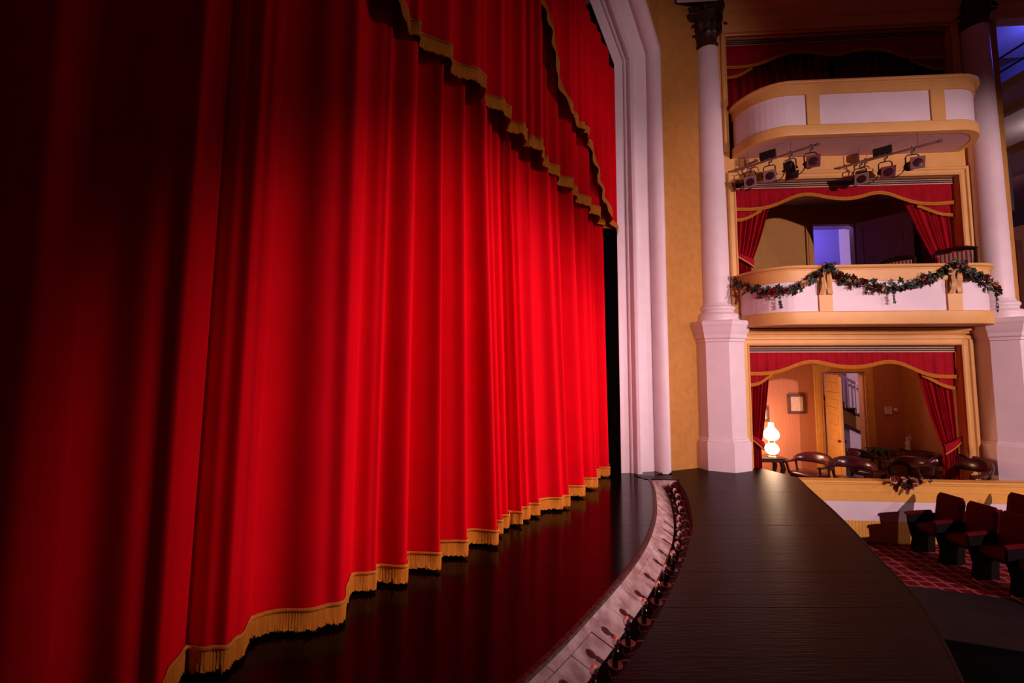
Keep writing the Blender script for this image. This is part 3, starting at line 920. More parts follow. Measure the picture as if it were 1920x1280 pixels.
# stair seen through the lower door
st = bthing('staircase', 'stair with white balusters seen through the lower box door', 'stairs', (3.4, 3.2, -0.74))
x, z = -0.42, 2.36
prev = None
sl = -0.60
MB().add([(-0.5, 0.30, 2.0), (1.6, 0.30, 0.95), (1.6, 0.30, 0.62), (-0.5, 0.30, 1.63)] + [(-0.5, 0.34, 2.0), (1.6, 0.34, 0.95), (1.6, 0.34, 0.62), (-0.5, 0.34, 1.63)],
         [(0, 1, 2, 3), (7, 6, 5, 4), (0, 4, 5, 1), (1, 5, 6, 2), (2, 6, 7, 3), (3, 7, 4, 0)]).build('stringer', M['stringer'], st, smooth=False)
for k in range(7):
    xa = -0.5 + k * 0.28
    za = 2.06 - k * 0.155
    MB().box(xa, xa + 0.30, 0.24, 0.5, za, za + 0.03).box(xa + 0.25, xa + 0.28, 0.25, 0.5, za - 0.14, za).build('tread', M['stair_dark'], st, smooth=False)
    for e in (0.05, 0.145, 0.24):
        MB().box(xa + e - 0.014, xa + e + 0.014, 0.26, 0.288, za + 0.03, za + 0.86 - e * 0.55).build('baluster', M['baluster'], st, smooth=False)
MB().add([(-0.5, 0.25, 2.93), (1.5, 0.25, 1.83), (1.5, 0.25, 1.77), (-0.5, 0.25, 2.87), (-0.5, 0.30, 2.93), (1.5, 0.30, 1.83), (1.5, 0.30, 1.77), (-0.5, 0.30, 2.87)],
         [(0, 1, 2, 3), (7, 6, 5, 4), (0, 4, 5, 1), (1, 5, 6, 2), (2, 6, 7, 3), (3, 7, 4, 0)]).build('handrail', M['baluster'], st, smooth=False)

# ------------------------------------------------------------------ balconies
def balcony_outline(r=0.62, y=-0.67, xa=0.44, xb=3.06, n=12):
    pts = [(xa - r, 0.0)]
    for t in np.linspace(0, PI / 2, n):
        pts.append((xa - r * math.cos(t), y + r - r * math.sin(t)))
    for t in np.linspace(0, PI / 2, n):
        pts.append((xb + r * math.sin(t), y + r - r * math.cos(t)))
    pts.append((xb + r, 0.0))
    out = [pts[0]]
    for p in pts[1:]:
        if (Vector(p) - Vector(out[-1])).length > 1e-4: out.append(p)
    return out
OUT = balcony_outline()
def out_len(): return np.r_[0, np.cumsum([(Vector(OUT[i + 1]) - Vector(OUT[i])).length for i in range(len(OUT) - 1)])]
OL = out_len()
def sub_outline(xa, xb):
    """piece of the outline whose x lies in [xa, xb]"""
    q = np.linspace(0, OL[-1], 400)
    px = np.interp(q, OL, [p[0] for p in OUT]); py = np.interp(q, OL, [p[1] for p in OUT])
    pts = [(a, b) for a, b in zip(px, py) if xa <= a <= xb]
    return pts
def make_balcony(root, z0, zr, zp, zb, zt, stiles, Z):
    """z0 bottom, zr rim top, zp panel top, zb band top, zt cap top (world); root sits at height Z"""
    f = lambda prof: [(o, z - Z) for o, z in prof]
    mb = MB(); sweep_plan(mb, OUT, f([(-0.06, z0), (0.035, z0), (0.04, z0 + 0.01), (0.04, zr - 0.015), (0.03, zr), (-0.06, zr)]))
    mb.build('bottom_rim', M['yellow'], root, ang=30)
    mb = MB(); sweep_plan(mb, OUT, f([(0.02, zp), (0.026, zp), (0.026, zb - 0.02), (0.03, zb), (-0.06, zb), (-0.06, zp), (0.02, zp)]))
    mb.build('top_band', M['yellow'], root, ang=30)
    mb = MB(); sweep_plan(mb, OUT, f([(0.028, zb), (0.04, zb), (0.045, zb + 0.018), (0.075, zb + 0.03), (0.085, zb + 0.045), (0.08, zt), (-0.10, zt), (-0.10, zb), (0.028, zb)]))
    mb.build('rail_cap', M['yellow'], root, ang=30)
    xs = [-5, stiles[0][0], stiles[0][1], stiles[1][0], stiles[1][1], 9]
    for a, b in ((xs[0], xs[1]), (xs[2], xs[3]), (xs[4], xs[5])):
        mb = MB(); sweep_plan(mb, sub_outline(a - 0.01, b + 0.01), f([(0.0, zr - 0.01), (0.0, zp + 0.01), (-0.05, zp + 0.01), (-0.05, zr - 0.01), (0.0, zr - 0.01)]))
        mb.build('panel', M['white_panel'], root, ang=30)
    for a, b in stiles:
        MB().box(a, b, -0.67 - 0.022, -0.62, zr - Z - 0.005, zp - Z + 0.005).build('stile', M['yellow'], root, smooth=False, bevel=0.004)
    inner = [(x, y) for x, y in OUT]
    MB().prism(inner, z0 - Z + 0.004, z0 - Z + 0.03).build('soffit', M['soffit'], root, smooth=False)
    MB().prism(inner, zr - Z - 0.06, zr - Z - 0.03).build('floor_slab', M['dark_wood'], root, smooth=False)
b1 = bthing('box_balcony', 'rounded yellow and white balcony of the middle box, hung with the ivy garland', 'balcony', (0, 0, 2.45), group='curved box balconies')
make_balcony(b1, 2.45, 2.66, 3.15, 3.33, 3.40, ((0.72, 0.93), (2.67, 2.89)), 2.45)
b2 = bthing('box_balcony', 'rounded yellow and white balcony of the topmost box, above the spotlights', 'balcony', (0, 0, 5.60), group='curved box balconies')
make_balcony(b2, 5.60, 5.78, 6.31, 6.45, 6.52, ((0.68, 0.89), (2.63, 2.85)), 5.60)

# lower box parapet
pp = bthing('box_parapet', 'long straight parapet of the lower box with yellow rail, white band and beadboard', 'parapet', (0.0, -0.67, -0.95))
MB().box(0.1, 7.5, -0.04, 0.14, 0.915, 0.945).box(0.1, 7.5, -0.02, 0.10, 0.885, 0.915).build('rail_cap', M['bright_yellow'], pp, smooth=False, bevel=0.006)
MB().box(-0.1, 7.5, 0.0, 0.08, 0.63, 0.888).box(-0.1, 7.5, -0.008, 0.0, 0.775, 0.785).build('upper_band', M['bright_yellow'], pp, smooth=False)
MB().box(-0.1, 7.5, 0.012, 0.07, 0.33, 0.632).build('white_band', M['white_panel'], pp, smooth=False)
MB().box(-0.1, 7.5, 0.03, 0.07, 0.0, 0.332).build('backing', M['bright_yellow'], pp, smooth=False)
sl_me = MB().box(-0.0225, 0.0225, 0.008, 0.03, 0.0, 0.330).mesh('beadboard_slat', M['bright_yellow'], smooth=False)
for k in range(95):
    o = bpy.data.objects.new('beadboard_slat', sl_me)
    C.objects.link(o); o.parent = pp
    o.location = (0.5 + k * 0.0485, 0, 0)

# ------------------------------------------------------------------ box drapery
def ribbon_on(root, name, xs, zs, y, h, m, dx=0.012, zig=0.004):
    L = np.r_[0, np.cumsum(np.hypot(np.diff(xs), np.diff(zs)))]
    n = int(L[-1] / dx); n += n % 2
    q = np.linspace(0, L[-1], n)
    X = np.interp(q, L, xs); Z = np.interp(q, L, zs)
    alt = np.where(np.arange(n) % 2 == 0, zig, -zig)
    rows = [np.stack([X, y + alt * k - 0.004, Z - h * t], 1) for t, k in ((0, 0.3), (0.3, 1), (1, 1.2))]
    o = MB().grid(np.array(rows)).build(name, m, root, ang=180)
    rows = [np.stack([X, np.full(n, y - dy), Z + dz], 1) for dy, dz in ((0.004, 0.010), (0.012, 0.004), (0.004, -0.006))]
    MB().grid(np.array(rows)).build('braid', M['braid'], o, ang=180)
def smooth_curve(px, pz, n=160):
    x = np.linspace(px[0], px[-1], n)
    z = np.interp(x, px, pz)
    k = np.ones(13) / 13
    zz = np.convolve(np.r_[[z[0]] * 6, z, [z[-1]] * 6], k, 'valid')
    return x, zz
def box_valance(name, label, d, hem, corner_l, corner_r, Z, dark=False):
    r = bthing(name, label, 'valance', (0, 0.10, Z))
    vm = M['velvet_box']
    x0, x1, zt = d['x0'] + 0.005, d['x1'] - 0.005, d['z1'] - 0.01
    xs, zs = smooth_curve([h[0] for h in hem], [h[1] for h in hem])
    yv = lambda x, z: 0.012 * np.sin(x * 31) * np.clip((zt - z) / 0.4, 0, 1) + 0.006 * np.sin(x * 73)
    rows = []
    for t in np.linspace(0, 1, 8):
        z = zs + (zt - zs) * t
        rows.append(np.stack([xs, yv(xs, z), z - Z], 1))
    MB().grid(np.array(rows)).build('fabric', vm, r, ang=180)
    ribbon_on(r, 'fringe', xs, zs - Z, -0.014, 0.055, M['fringe'])
    # heading: rows of cream and dark braid
    for zz, h, mm in ((0.0, 0.022, 'dark_braid'), (0.022, 0.014, 'cream_fringe'), (0.036, 0.024, 'dark_braid'), (0.060, 0.012, 'cream_fringe'), (0.072, 0.022, 'dark_braid'), (0.094, 0.020, 'cream_fringe')):
        n = 260
        X = np.linspace(x0, x1, n)
        alt = np.where(np.arange(n) % 2 == 0, 0.003, -0.003)
        rows = [np.stack([X, -0.016 + alt, np.full(n, zt - Z - zz)], 1), np.stack([X, -0.018 - alt, np.full(n, zt - Z - zz - h * 0.95)], 1)]
        MB().grid(np.array(rows)).build('heading_braid', M[mm], r, ang=180)
    for c in (corner_l, corner_r):
        X, Zc = smooth_curve([p_[0] for p_ in c], [p_[1] for p_ in c], 40)
        rows = []
        for t in np.linspace(0, 1, 4):
            z = Zc + (Zc.max() + 0.12 - Zc) * t
            rows.append(np.stack([X, 0.03 + 0.008 * np.sin(X * 40), z - Z], 1))
        MB().grid(np.array(rows)).build('corner_swag', vm, r, ang=180)
        ribbon_on(r, 'fringe', X, Zc - Z, 0.016, 0.05, M['fringe'])
    return r
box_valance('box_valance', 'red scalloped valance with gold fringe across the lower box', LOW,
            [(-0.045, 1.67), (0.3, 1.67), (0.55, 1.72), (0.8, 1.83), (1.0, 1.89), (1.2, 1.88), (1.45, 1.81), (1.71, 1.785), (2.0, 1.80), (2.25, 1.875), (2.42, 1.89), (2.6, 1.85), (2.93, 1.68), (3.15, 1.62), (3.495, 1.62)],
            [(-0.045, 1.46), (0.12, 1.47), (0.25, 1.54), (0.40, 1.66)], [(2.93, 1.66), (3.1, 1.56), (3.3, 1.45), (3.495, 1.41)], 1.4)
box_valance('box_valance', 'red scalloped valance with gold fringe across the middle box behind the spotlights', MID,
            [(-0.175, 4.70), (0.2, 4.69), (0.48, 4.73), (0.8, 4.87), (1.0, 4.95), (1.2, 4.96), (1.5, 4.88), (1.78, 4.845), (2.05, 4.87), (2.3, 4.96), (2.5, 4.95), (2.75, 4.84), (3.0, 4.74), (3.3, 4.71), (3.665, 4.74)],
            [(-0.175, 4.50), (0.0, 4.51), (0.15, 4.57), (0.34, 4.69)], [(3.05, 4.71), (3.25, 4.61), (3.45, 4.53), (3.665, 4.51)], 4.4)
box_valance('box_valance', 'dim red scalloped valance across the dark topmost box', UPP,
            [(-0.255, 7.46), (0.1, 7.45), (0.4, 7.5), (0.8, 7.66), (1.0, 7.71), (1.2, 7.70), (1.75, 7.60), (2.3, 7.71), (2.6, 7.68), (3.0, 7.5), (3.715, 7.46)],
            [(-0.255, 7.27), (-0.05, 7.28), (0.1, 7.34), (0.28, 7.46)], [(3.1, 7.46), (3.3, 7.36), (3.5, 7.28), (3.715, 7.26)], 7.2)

def side_drape(name, label, xw, sg, z_top, w_top, z_tie, w_tie, z_bot, w_bot, xoff=0.0):
    """tied-back drape; xw = wall side x, sg = +1 opens to +x"""
    r = bthing(name, label, 'drape', (xw, 0.16, z_bot))
    N = 90
    u = np.linspace(0, 1, N)
    rows = []
    zs = np.r_[np.linspace(z_top, z_tie, 22), np.linspace(z_tie, z_bot, 10)[1:]]
    for z in zs:
        if z >= z_tie:
            t = (z - z_tie) / (z_top - z_tie)
            w = w_tie + (w_top - w_tie) * t ** 0.75
        else:
            t = (z_tie - z) / (z_tie - z_bot)
            w = w_tie + (w_bot - w_tie) * min(1, t * 1.6)
        fold = 0.028 * np.sin(u * 2 * PI * 6.5 + 0.7) * (0.55 + 0.45 * min(1, abs(z - z_tie) / 0.4)) + 0.008 * np.sin(u * 2 * PI * 17)
        # inner edge sags lower than wall edge near the tie
        dz = -0.10 * u * math.exp(-abs(z - z_tie) / 0.25) if z >= z_tie else -0.10 * u * math.exp(-abs(z - z_tie) / 0.12)
        rows.append(np.stack([sg * (u * w + xoff * 0), fold, z - z_bot + dz], 1))
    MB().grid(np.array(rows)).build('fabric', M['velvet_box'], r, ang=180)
    # tieback band: sloping from the wall knob down to the inner edge
    rows = []
    for t in np.linspace(0, 1, 16):
        x = sg * (-0.02 + (w_tie + 0.05) * t)
        zc = z_tie + 0.08 - 0.20 * t - z_bot
        y = -0.05 - 0.02 * math.sin(PI * t)
        h = 0.035 + 0.05 * t
        rows.append([(x, y + 0.02, zc + h), (x, y - 0.012, zc + h * 0.8), (x, y - 0.016, zc), (x, y - 0.012, zc - h * 0.6), (x, y + 0.02, zc - h)])
    tb = MB().grid(rows).build('tieback', M['velvet_box'], r, ang=60)
    rows2 = [[(p_[0], p_[1] - 0.008, p_[2]) for p_ in (rw[3], ((rw[3][0]), rw[3][1], rw[3][2] - 0.03))] for rw in rows]
    MB().grid(rows2).build('gold_edge', M['braid'], tb)
    MB().sphere((sg * -0.01, -0.07, z_tie + 0.11 - z_bot), 0.026, 12, 8).build('holdback_knob', M['brass'], r)
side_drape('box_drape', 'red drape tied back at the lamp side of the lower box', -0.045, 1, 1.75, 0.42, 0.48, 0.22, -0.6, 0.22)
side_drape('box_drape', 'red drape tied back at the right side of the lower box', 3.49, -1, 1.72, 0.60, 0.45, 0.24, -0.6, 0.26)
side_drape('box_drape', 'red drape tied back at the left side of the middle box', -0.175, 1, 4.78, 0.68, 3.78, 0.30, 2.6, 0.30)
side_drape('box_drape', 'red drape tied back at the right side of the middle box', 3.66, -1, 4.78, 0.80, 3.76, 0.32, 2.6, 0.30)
# closed curtain behind the topmost box
cc = bthing('box_curtain', 'dark red curtain drawn across the back of the topmost box', 'curtain', (0, 0.55, 5.7))
xs = np.linspace(-0.24, 2.0, 300)
MB().grid(np.array([np.stack([xs, 0.035 * np.sin(xs * 38) + 0.02 * np.sin(xs * 17), np.full(300, z)], 1) for z in np.linspace(0, 2.2, 10)])).build('fabric', M['velvet_box'], cc, ang=180)
xs = np.linspace(2.1, 3.7, 200)
MB().grid(np.array([np.stack([xs, 0.06 + 0.035 * np.sin(xs * 38) + 0.02 * np.sin(xs * 17), np.full(200, z)], 1) for z in np.linspace(0, 2.2, 10)])).build('fabric', M['velvet_box'], cc, ang=180)

# ------------------------------------------------------------------ lower box furniture
def rounded_slab(mb, x0, x1, y0, y1, z0, z1, r=0.04, crown=0.02, n=5):
    ring = []
    for cx, cy, a0 in ((x1 - r, y1 - r, 0), (x0 + r, y1 - r, PI / 2), (x0 + r, y0 + r, PI), (x1 - r, y0 + r, 1.5 * PI)):
        for k in range(n):
            a = a0 + k * PI / 2 / (n - 1)
            ring.append((cx + r * math.cos(a), cy + r * math.sin(a)))
    cx, cy = (x0 + x1) / 2, (y0 + y1) / 2
    rows = []
    for sc, z in ((0.9, z0), (0.985, z0 + 0.006), (1.0, z0 + 0.3 * (z1 - z0)), (1.0, z1 - 0.35 * (z1 - z0)), (0.97, z1 - 0.008), (0.90, z1 + crown * 0.3), (0.6, z1 + crown * 0.8), (0.2, z1 + crown)):
        rows.append([(cx + (x - cx) * sc, cy + (y - cy) * sc, z) for x, y in ring])
    n0 = len(mb.v)
    mb.grid(rows, closed_v=True)
    k = len(ring)
    mb.f.append(tuple(n0 + j for j in range(k)))
    mb.f.append(tuple(n0 + (len(rows) - 1) * k + j for j in range(k)))
    return mb
def make_captain_chair():
    """faces -y; origin on the floor"""
    r = thing('captains_chair', 'x', 'chair')
    rounded_slab(MB(), -0.27, 0.27, -0.27, 0.23, 0.40, 0.47, 0.09, 0.025).build('seat', M['leather'], r, ang=50)
    MB().prism(octagon(0.23, 0, -0.02, 0.7), 0.36, 0.405).build('seat_rail', M['dark_wood'], r, smooth=False)
    # wrap-around padded back
    rows = []
    A = np.linspace(R(-8), R(188), 29)
    for a in A:
        cx, cy = 0.30 * math.cos(a), 0.02 + 0.27 * math.sin(a)
        ph = max(0.0, math.sin(a))
        h = 0.04 + 0.17 * (ph ** 0.7)
        zb = 0.635 - 0.02 * ph
        th = 0.030 + 0.018 * ph
        lean = 0.05 * ph
        nx_, ny_ = math.cos(a), math.sin(a)
        sec = []
        for k in range(12):
            q_ = 2 * PI * k / 12
            o_ = th * math.cos(q_); zz = h / 2 * math.sin(q_)
            zz = math.copysign(abs(math.sin(q_)) ** 0.6, math.sin(q_)) * h / 2
            off = o_ + lean * (zz / h + 0.5)
            sec.append((cx + nx_ * off, cy + ny_ * off, zb + h / 2 + zz))
        rows.append(sec)
    mb = MB().grid(rows, closed_v=True)
    mb.f.append(tuple(range(12))); mb.f.append(tuple(28 * 12 + k for k in range(12)))
    mb.build('backrest', M['leather'], r, ang=60)
    for s in (-1, 1):
        rows = []
        for y in np.linspace(0.02, -0.26, 7):
            w = 0.030 + 0.012 * (0.02 - y) / 0.28
            x = s * (0.295 + 0.02 * math.sin((0.02 - y) * 8))
            rows.append([(x - w, y, 0.63), (x - w * 0.8, y, 0.657), (x + w * 0.8, y, 0.657), (x + w, y, 0.63), (x, y, 0.622)])
        mb = MB().grid(rows, closed_v=True)
        mb.f.append(tuple(range(5))); mb.f.append(tuple(6 * 5 + k for k in range(5)))
        mb.build('arm', M['dark_wood'], r, ang=40)
        for y, lean in ((-0.20, -0.03), (0.06, 0.02)):
            MB().tube([(s * 0.27, y + 0.02, 0.42), (s * 0.285, y + 0.01 + lean * 0.4, 0.52), (s * 0.295, y + lean, 0.63)], [0.026, 0.018, 0.024], 8).build('arm_post', M['dark_wood'], r)
        for y, dy in ((-0.21, -0.04), (0.17, 0.07)):
            MB().tube([(s * 0.22, y, 0.40), (s * 0.23, y + dy * 0.3, 0.25), (s * 0.25, y + dy, 0.0)], [0.026, 0.022, 0.016], 8).build('leg', M['dark_wood'], r)
    return r
cp = make_captain_chair()
chairs = [(1.44, 0.85, -62, 0.0, 'dark red leather captain\'s chair nearest the lamp table'),
          (1.93, 0.42, -35, -0.04, 'dark red leather captain\'s chair in front of the open yellow door'),
          (2.80, 1.20, 25, 0.03, 'dark red leather captain\'s chair behind the flowers, right of the door casing'),
          (3.10, 0.62, -60, 0.0, 'dark red leather captain\'s chair just right of the flowers on the parapet'),
          (3.82, 1.05, -20, 0.0, 'shadowed captain\'s chair at the back beside the dark figurine'),
          (3.16, -0.10, -72, 0.06, 'large dark red captain\'s chair at the far right by the white pedestal')]
for i, (x, y, a, dz, lab) in enumerate(chairs):
    o = cp if i == 0 else copy_tree(cp)
    o.location = BM @ Vector((x, y, -0.74))
    o.rotation_euler = (0, 0, BR + R(a))
    o['label'] = lab
    o.scale = (1.22,) * 3 if i == 5 else (1, 1, 1)
    o['group'] = 'leather chairs in the lower box'
# console table with lamp
tb = bthing('console_table', 'dark wooden console table under the lit lamp', 'table', (0.80, 1.20, -0.74))
MB().box(-0.32, 0.33, -0.2, 0.2, 0.68, 0.70).build('table_top', M['dark_wood'], tb, smooth=False, bevel=0.006)
MB().box(-0.29, 0.30, -0.17, 0.17, 0.61, 0.68).build('frieze', M['dark_wood'], tb, smooth=False, bevel=0.008)
for sx in (-1, 1):
    for sy in (-1, 1):
        MB().tube([(sx * 0.24, sy * 0.13, 0.62), (sx * 0.27, sy * 0.14, 0.48), (sx * 0.22, sy * 0.12, 0.28), (sx * 0.23, sy * 0.13, 0.06), (sx * 0.26, sy * 0.15, 0.0)], [0.04, 0.045, 0.025, 0.018, 0.03], 8).build('leg', M['dark_wood'], tb)
lp = bthing('globe_lamp', 'lit lamp with two stacked white globes on the console table', 'lamp', (0.90, 1.12, -0.04))
MB().lathe([(0.09, 0.0), (0.09, 0.015), (0.05, 0.03), (0.05, 0.05)], 20).build('base', M['brass'], lp)
MB().sphere((0, 0, 0.165), (0.125, 0.125, 0.12), 20, 12).build('lower_globe', M['globe'], lp)
MB().lathe([(0.05, 0.27), (0.07, 0.285), (0.07, 0.30), (0.04, 0.315), (0.06, 0.335)], 18).build('collar', M['brass'], lp)
MB().lathe([(0.06, 0.33), (0.115, 0.37), (0.14, 0.43), (0.13, 0.50), (0.085, 0.56), (0.05, 0.60), (0.045, 0.68)], 20).build('upper_globe', M['globe'], lp)
pl = BM @ Vector((0.90, 1.12, 0.36))
point('globe_lamp_light', BM @ Vector((0.98, 1.28, 0.38)), 55, (1.0, 0.52, 0.30), 0.12)
# framed prints, thermostat
def framed(label, x, z, w, h, y=1.985):
    r = bthing('framed_print', label, 'picture', (x, y, z - h / 2))
    f = 0.06
    MB().box(-w / 2, w / 2, -0.03, 0, 0, f).box(-w / 2, w / 2, -0.03, 0, h - f, h).box(-w / 2, -w / 2 + f, -0.03, 0, f, h - f).box(w / 2 - f, w / 2, -0.03, 0, f, h - f).build('frame', M['frame'], r, smooth=False, bevel=0.012)
    MB().box(-w / 2 + f - 0.005, w / 2 - f + 0.005, -0.012, 0, f - 0.005, h - f + 0.005).build('print', M['print'], r, smooth=False)
framed('small framed print on the wallpaper left of the yellow door', 1.95, 0.95, 0.38, 0.44)
framed('framed print just above the globe lamp, half behind the drape', 1.22, 0.72, 0.26, 0.34)
th = bthing('thermostat', 'small white thermostat box on the wall right of the door', 'thermostat', (3.87, 1.985, 0.74))
MB().box(-0.075, 0.075, -0.03, 0, 0, 0.16).build('housing', M['plastic'], th, smooth=False, bevel=0.008)
MB().box(-0.035, 0.03, -0.033, -0.028, 0.125, 0.138).box(-0.06, 0.06, -0.032, -0.028, 0.045, 0.05).build('slot', M['grey_text'], th, smooth=False)
kd = MB().lathe([(0.042, 0.0), (0.042, -0.02), (0.030, -0.035), (0.012, -0.04)], 16, axis='y').build('dimmer_knob', M['plastic'])
tag(kd, 'round white dimmer knob beside the thermostat', 'knob')
kd.matrix_world = BM @ Matrix.Translation((4.03, 1.985, 0.83))
# fern and figurine in the shadows
fr = bthing('fern', 'shadowed fern with drooping fronds behind the chairs', 'plant', (3.32, 1.58, -0.74))
MB().lathe([(0.10, 0.0), (0.14, 0.25), (0.15, 0.27), (0.13, 0.27)], 18).build('pot', M['dark_wood'], fr)
MB().tube([(0, 0, 0.0), (0, 0, 0.6)], 0.02, 6).build('stem', M['stem'], fr)
fl = None
for k in range(16):
    a = k * 2.4
    pts = []
    L_ = 0.26 + 0.06 * (k % 3)
    for t in np.linspace(0, 1, 9):
        pts.append((math.cos(a) * L_ * t, math.sin(a) * L_ * t, 0.55 + 0.32 * math.sin(PI * min(1, t * 0.62 + 0.1)) - 0.18 * t * t))
    rows = []
    for t, p in zip(np.linspace(0, 1, 9), pts):
        w = 0.045 * math.sin(PI * min(1, t * 0.9 + 0.08)) + 0.004
        rows.append([(p[0] - math.sin(a) * w, p[1] + math.cos(a) * w, p[2] - 0.01), p, (p[0] + math.sin(a) * w, p[1] - math.cos(a) * w, p[2] - 0.01)])
    MB().grid(rows).build('frond', M['fern'], fr)
fg = bthing('figurine', 'small pale figurine on a dark stand in the corner of the lower box', 'figurine', (4.05, 1.76, -0.74))
MB().lathe([(0.14, 0.0), (0.14, 0.03), (0.03, 0.06), (0.03, 0.70), (0.13, 0.73), (0.13, 0.76)], 18).build('stand', M['dark_wood'], fg)
MB().lathe([(0.05, 0.76), (0.05, 0.78), (0.035, 0.82), (0.045, 0.88), (0.03, 0.93), (0.02, 0.95), (0.028, 0.975), (0.03, 1.0), (0.02, 1.02), (0.004, 1.03)], 14).build('body', M['plastic'], fg)
MB().tube([(-0.03, 0, 0.91), (-0.065, -0.02, 0.87), (-0.04, -0.05, 0.84)], 0.012, 6).build('arm', M['plastic'], fg)
MB().tube([(0.03, 0, 0.91), (0.055, -0.01, 0.98), (0.03, -0.02, 1.07)], 0.012, 6).build('arm', M['plastic'], fg)

# middle box chairs (striped backs behind the balcony rail)
def striped_chair(label, x, y, a, zf=2.64):
    r = bthing('parlour_chair', label, 'chair', (x, y, zf), R(a), 'striped chairs in the middle box')
    r.scale = (1.15, 1.0, 1.13)
    MB().box(-0.24, 0.24, -0.22, 0.24, 0.40, 0.44).build('seat_rail', M['dark_wood'], r, smooth=False)
    rounded_slab(MB(), -0.23, 0.23, -0.22, 0.22, 0.44, 0.49, 0.06, 0.02).build('seat', M['stripe'], r, ang=50)
    MB().box(-0.20, 0.20, 0.20, 0.235, 0.55, 0.99).build('back_pad', M['stripe'], r, smooth=False, bevel=0.01)
    MB().tube([(-0.245, 0.22, 0.99), (-0.12, 0.24, 1.04), (0, 0.245, 1.055), (0.12, 0.24, 1.04), (0.245, 0.22, 0.99)], [0.03, 0.036, 0.038, 0.036, 0.03], 8).build('top_rail', M['dark_wood'], r)
    for s in (-1, 1):
        MB().tube([(s * 0.225, 0.22, 0.0), (s * 0.225, 0.20, 0.42), (s * 0.225, 0.22, 1.0)], 0.022, 8).build('back_post', M['dark_wood'], r)
        MB().tube([(s * 0.21, -0.19, 0.0), (s * 0.22, -0.20, 0.2), (s * 0.21, -0.19, 0.42)], [0.014, 0.018, 0.026], 8).build('leg', M['dark_wood'], r)
striped_chair('striped parlour chair below the open pale door, top above the balcony rail', 2.80, 0.42, -58)
striped_chair('striped parlour chair at the right end of the middle balcony by the drape', 3.26, -0.16, -58)
rb = bthing('bentwood_chair', 'dark curved chair top peeping over the rail before the blue doorway', 'chair', (2.05, 0.75, 2.64), R(15), 'chairs in the middle box')
rounded_slab(MB(), -0.2, 0.2, -0.2, 0.2, 0.42, 0.46, 0.12, 0.01).build('seat', M['dark_wood'], rb, ang=50)
MB().tube([(-0.19, 0.17, 0.45), (-0.2, 0.2, 0.9), (-0.12, 0.21, 1.03), (0, 0.215, 1.06), (0.12, 0.21, 1.03), (0.2, 0.2, 0.9), (0.19, 0.17, 0.45)], 0.025, 8).build('back_hoop', M['dark_wood'], rb)
for sx in (-1, 1):
    for sy in (-1, 1):
        MB().tube([(sx * 0.16, sy * 0.16, 0.43), (sx * 0.2, sy * 0.2, 0.0)], 0.016, 8).build('leg', M['dark_wood'], rb)

# ------------------------------------------------------------------ garlands, bows, flowers
def ivy_mesh(name, m):
    # five-lobed ivy leaf, slightly folded, unit size
    out = [(0, 0), (0.30, -0.16), (0.50, 0.05), (0.36, 0.28), (0.52, 0.52), (0.24, 0.56), (0, 1.0), (-0.24, 0.56), (-0.52, 0.52), (-0.36, 0.28), (-0.50, 0.05), (-0.30, -0.16)]
    mb = MB()
    top = [(x, y, 0.12 * abs(x) + 0.10 * math.sin(y * 3)) for x, y in out]
    c = (0, 0.35, 0.02)
    n = len(out)
    mb.add(top + [c] + [(x, y, z - 0.03) for x, y, z in top] + [(0, 0.35, -0.01)],
           [(i, (i + 1) % n, n) for i in range(n)] + [(n + 1 + (i + 1) % n, n + 1 + i, 2 * n + 1) for i in range(n)])
    return mb.mesh(name, m, smooth=False)
def rose_mesh(name, m):
    mb = MB()
    for ring, (nr_, r0, h, tilt) in enumerate(((3, 0.10, 0.55, 0.1), (4, 0.24, 0.48, 0.35), (5, 0.38, 0.38, 0.7))):
        for k in range(nr_):
            a = 2 * PI * k / nr_ + ring * 0.6
            rows = []
            for t in np.linspace(0, 1, 4):
                rr = r0 * (0.5 + 0.5 * t) + tilt * 0.35 * t * t
                rows.append([(rr * math.cos(a + d), rr * math.sin(a + d), h * t) for d in np.linspace(-0.75, 0.75, 4)])
            mb.grid(rows)
    return mb.mesh(name, m)
LEAF = [ivy_mesh('ivy_leaf', M['leaf']), ivy_mesh('ivy_leaf', M['leaf']), ivy_mesh('ivy_leaf', M['leaf2']), ivy_mesh('ivy_leaf', M['leaf_red'])]
ROSE = [rose_mesh('rose', M['rose']), rose_mesh('rose', M['cream'])]
BERRY = MB().sphere((0, 0, 0.3), 0.4, 8, 6).mesh('berry', M['rose'])
def front_y(x):
    q = np.linspace(0, OL[-1], 600)
    px = np.interp(q, OL, [p[0] for p in OUT]); py = np.interp(q, OL, [p[1] for p in OUT])
    return float(np.interp(x, px, py))
def outline_at(arc):
    return float(np.interp(arc, OL, [p[0] for p in OUT])), float(np.interp(arc, OL, [p[1] for p in OUT]))
def put(parent, name, me, p, size, rng_, face):
    o = bpy.data.objects.new(name, me)
    C.objects.link(o); o.parent = parent
    o.location = p
    # local z of the leaf points away from the balcony with scatter
    n = (Vector(face) + Vector((rng_.uniform(-.7, .7), rng_.uniform(-.3, .3), rng_.uniform(-.5, .7)))).normalized()
    o.rotation_mode = 'QUATERNION'
    from mathutils import Quaternion
    o.rotation_quaternion = n.to_track_quat('Z', 'Y') @ Quaternion((0, 0, 1), rng_.uniform(0, 6.28))
    o.scale = (size,) * 3
    return o
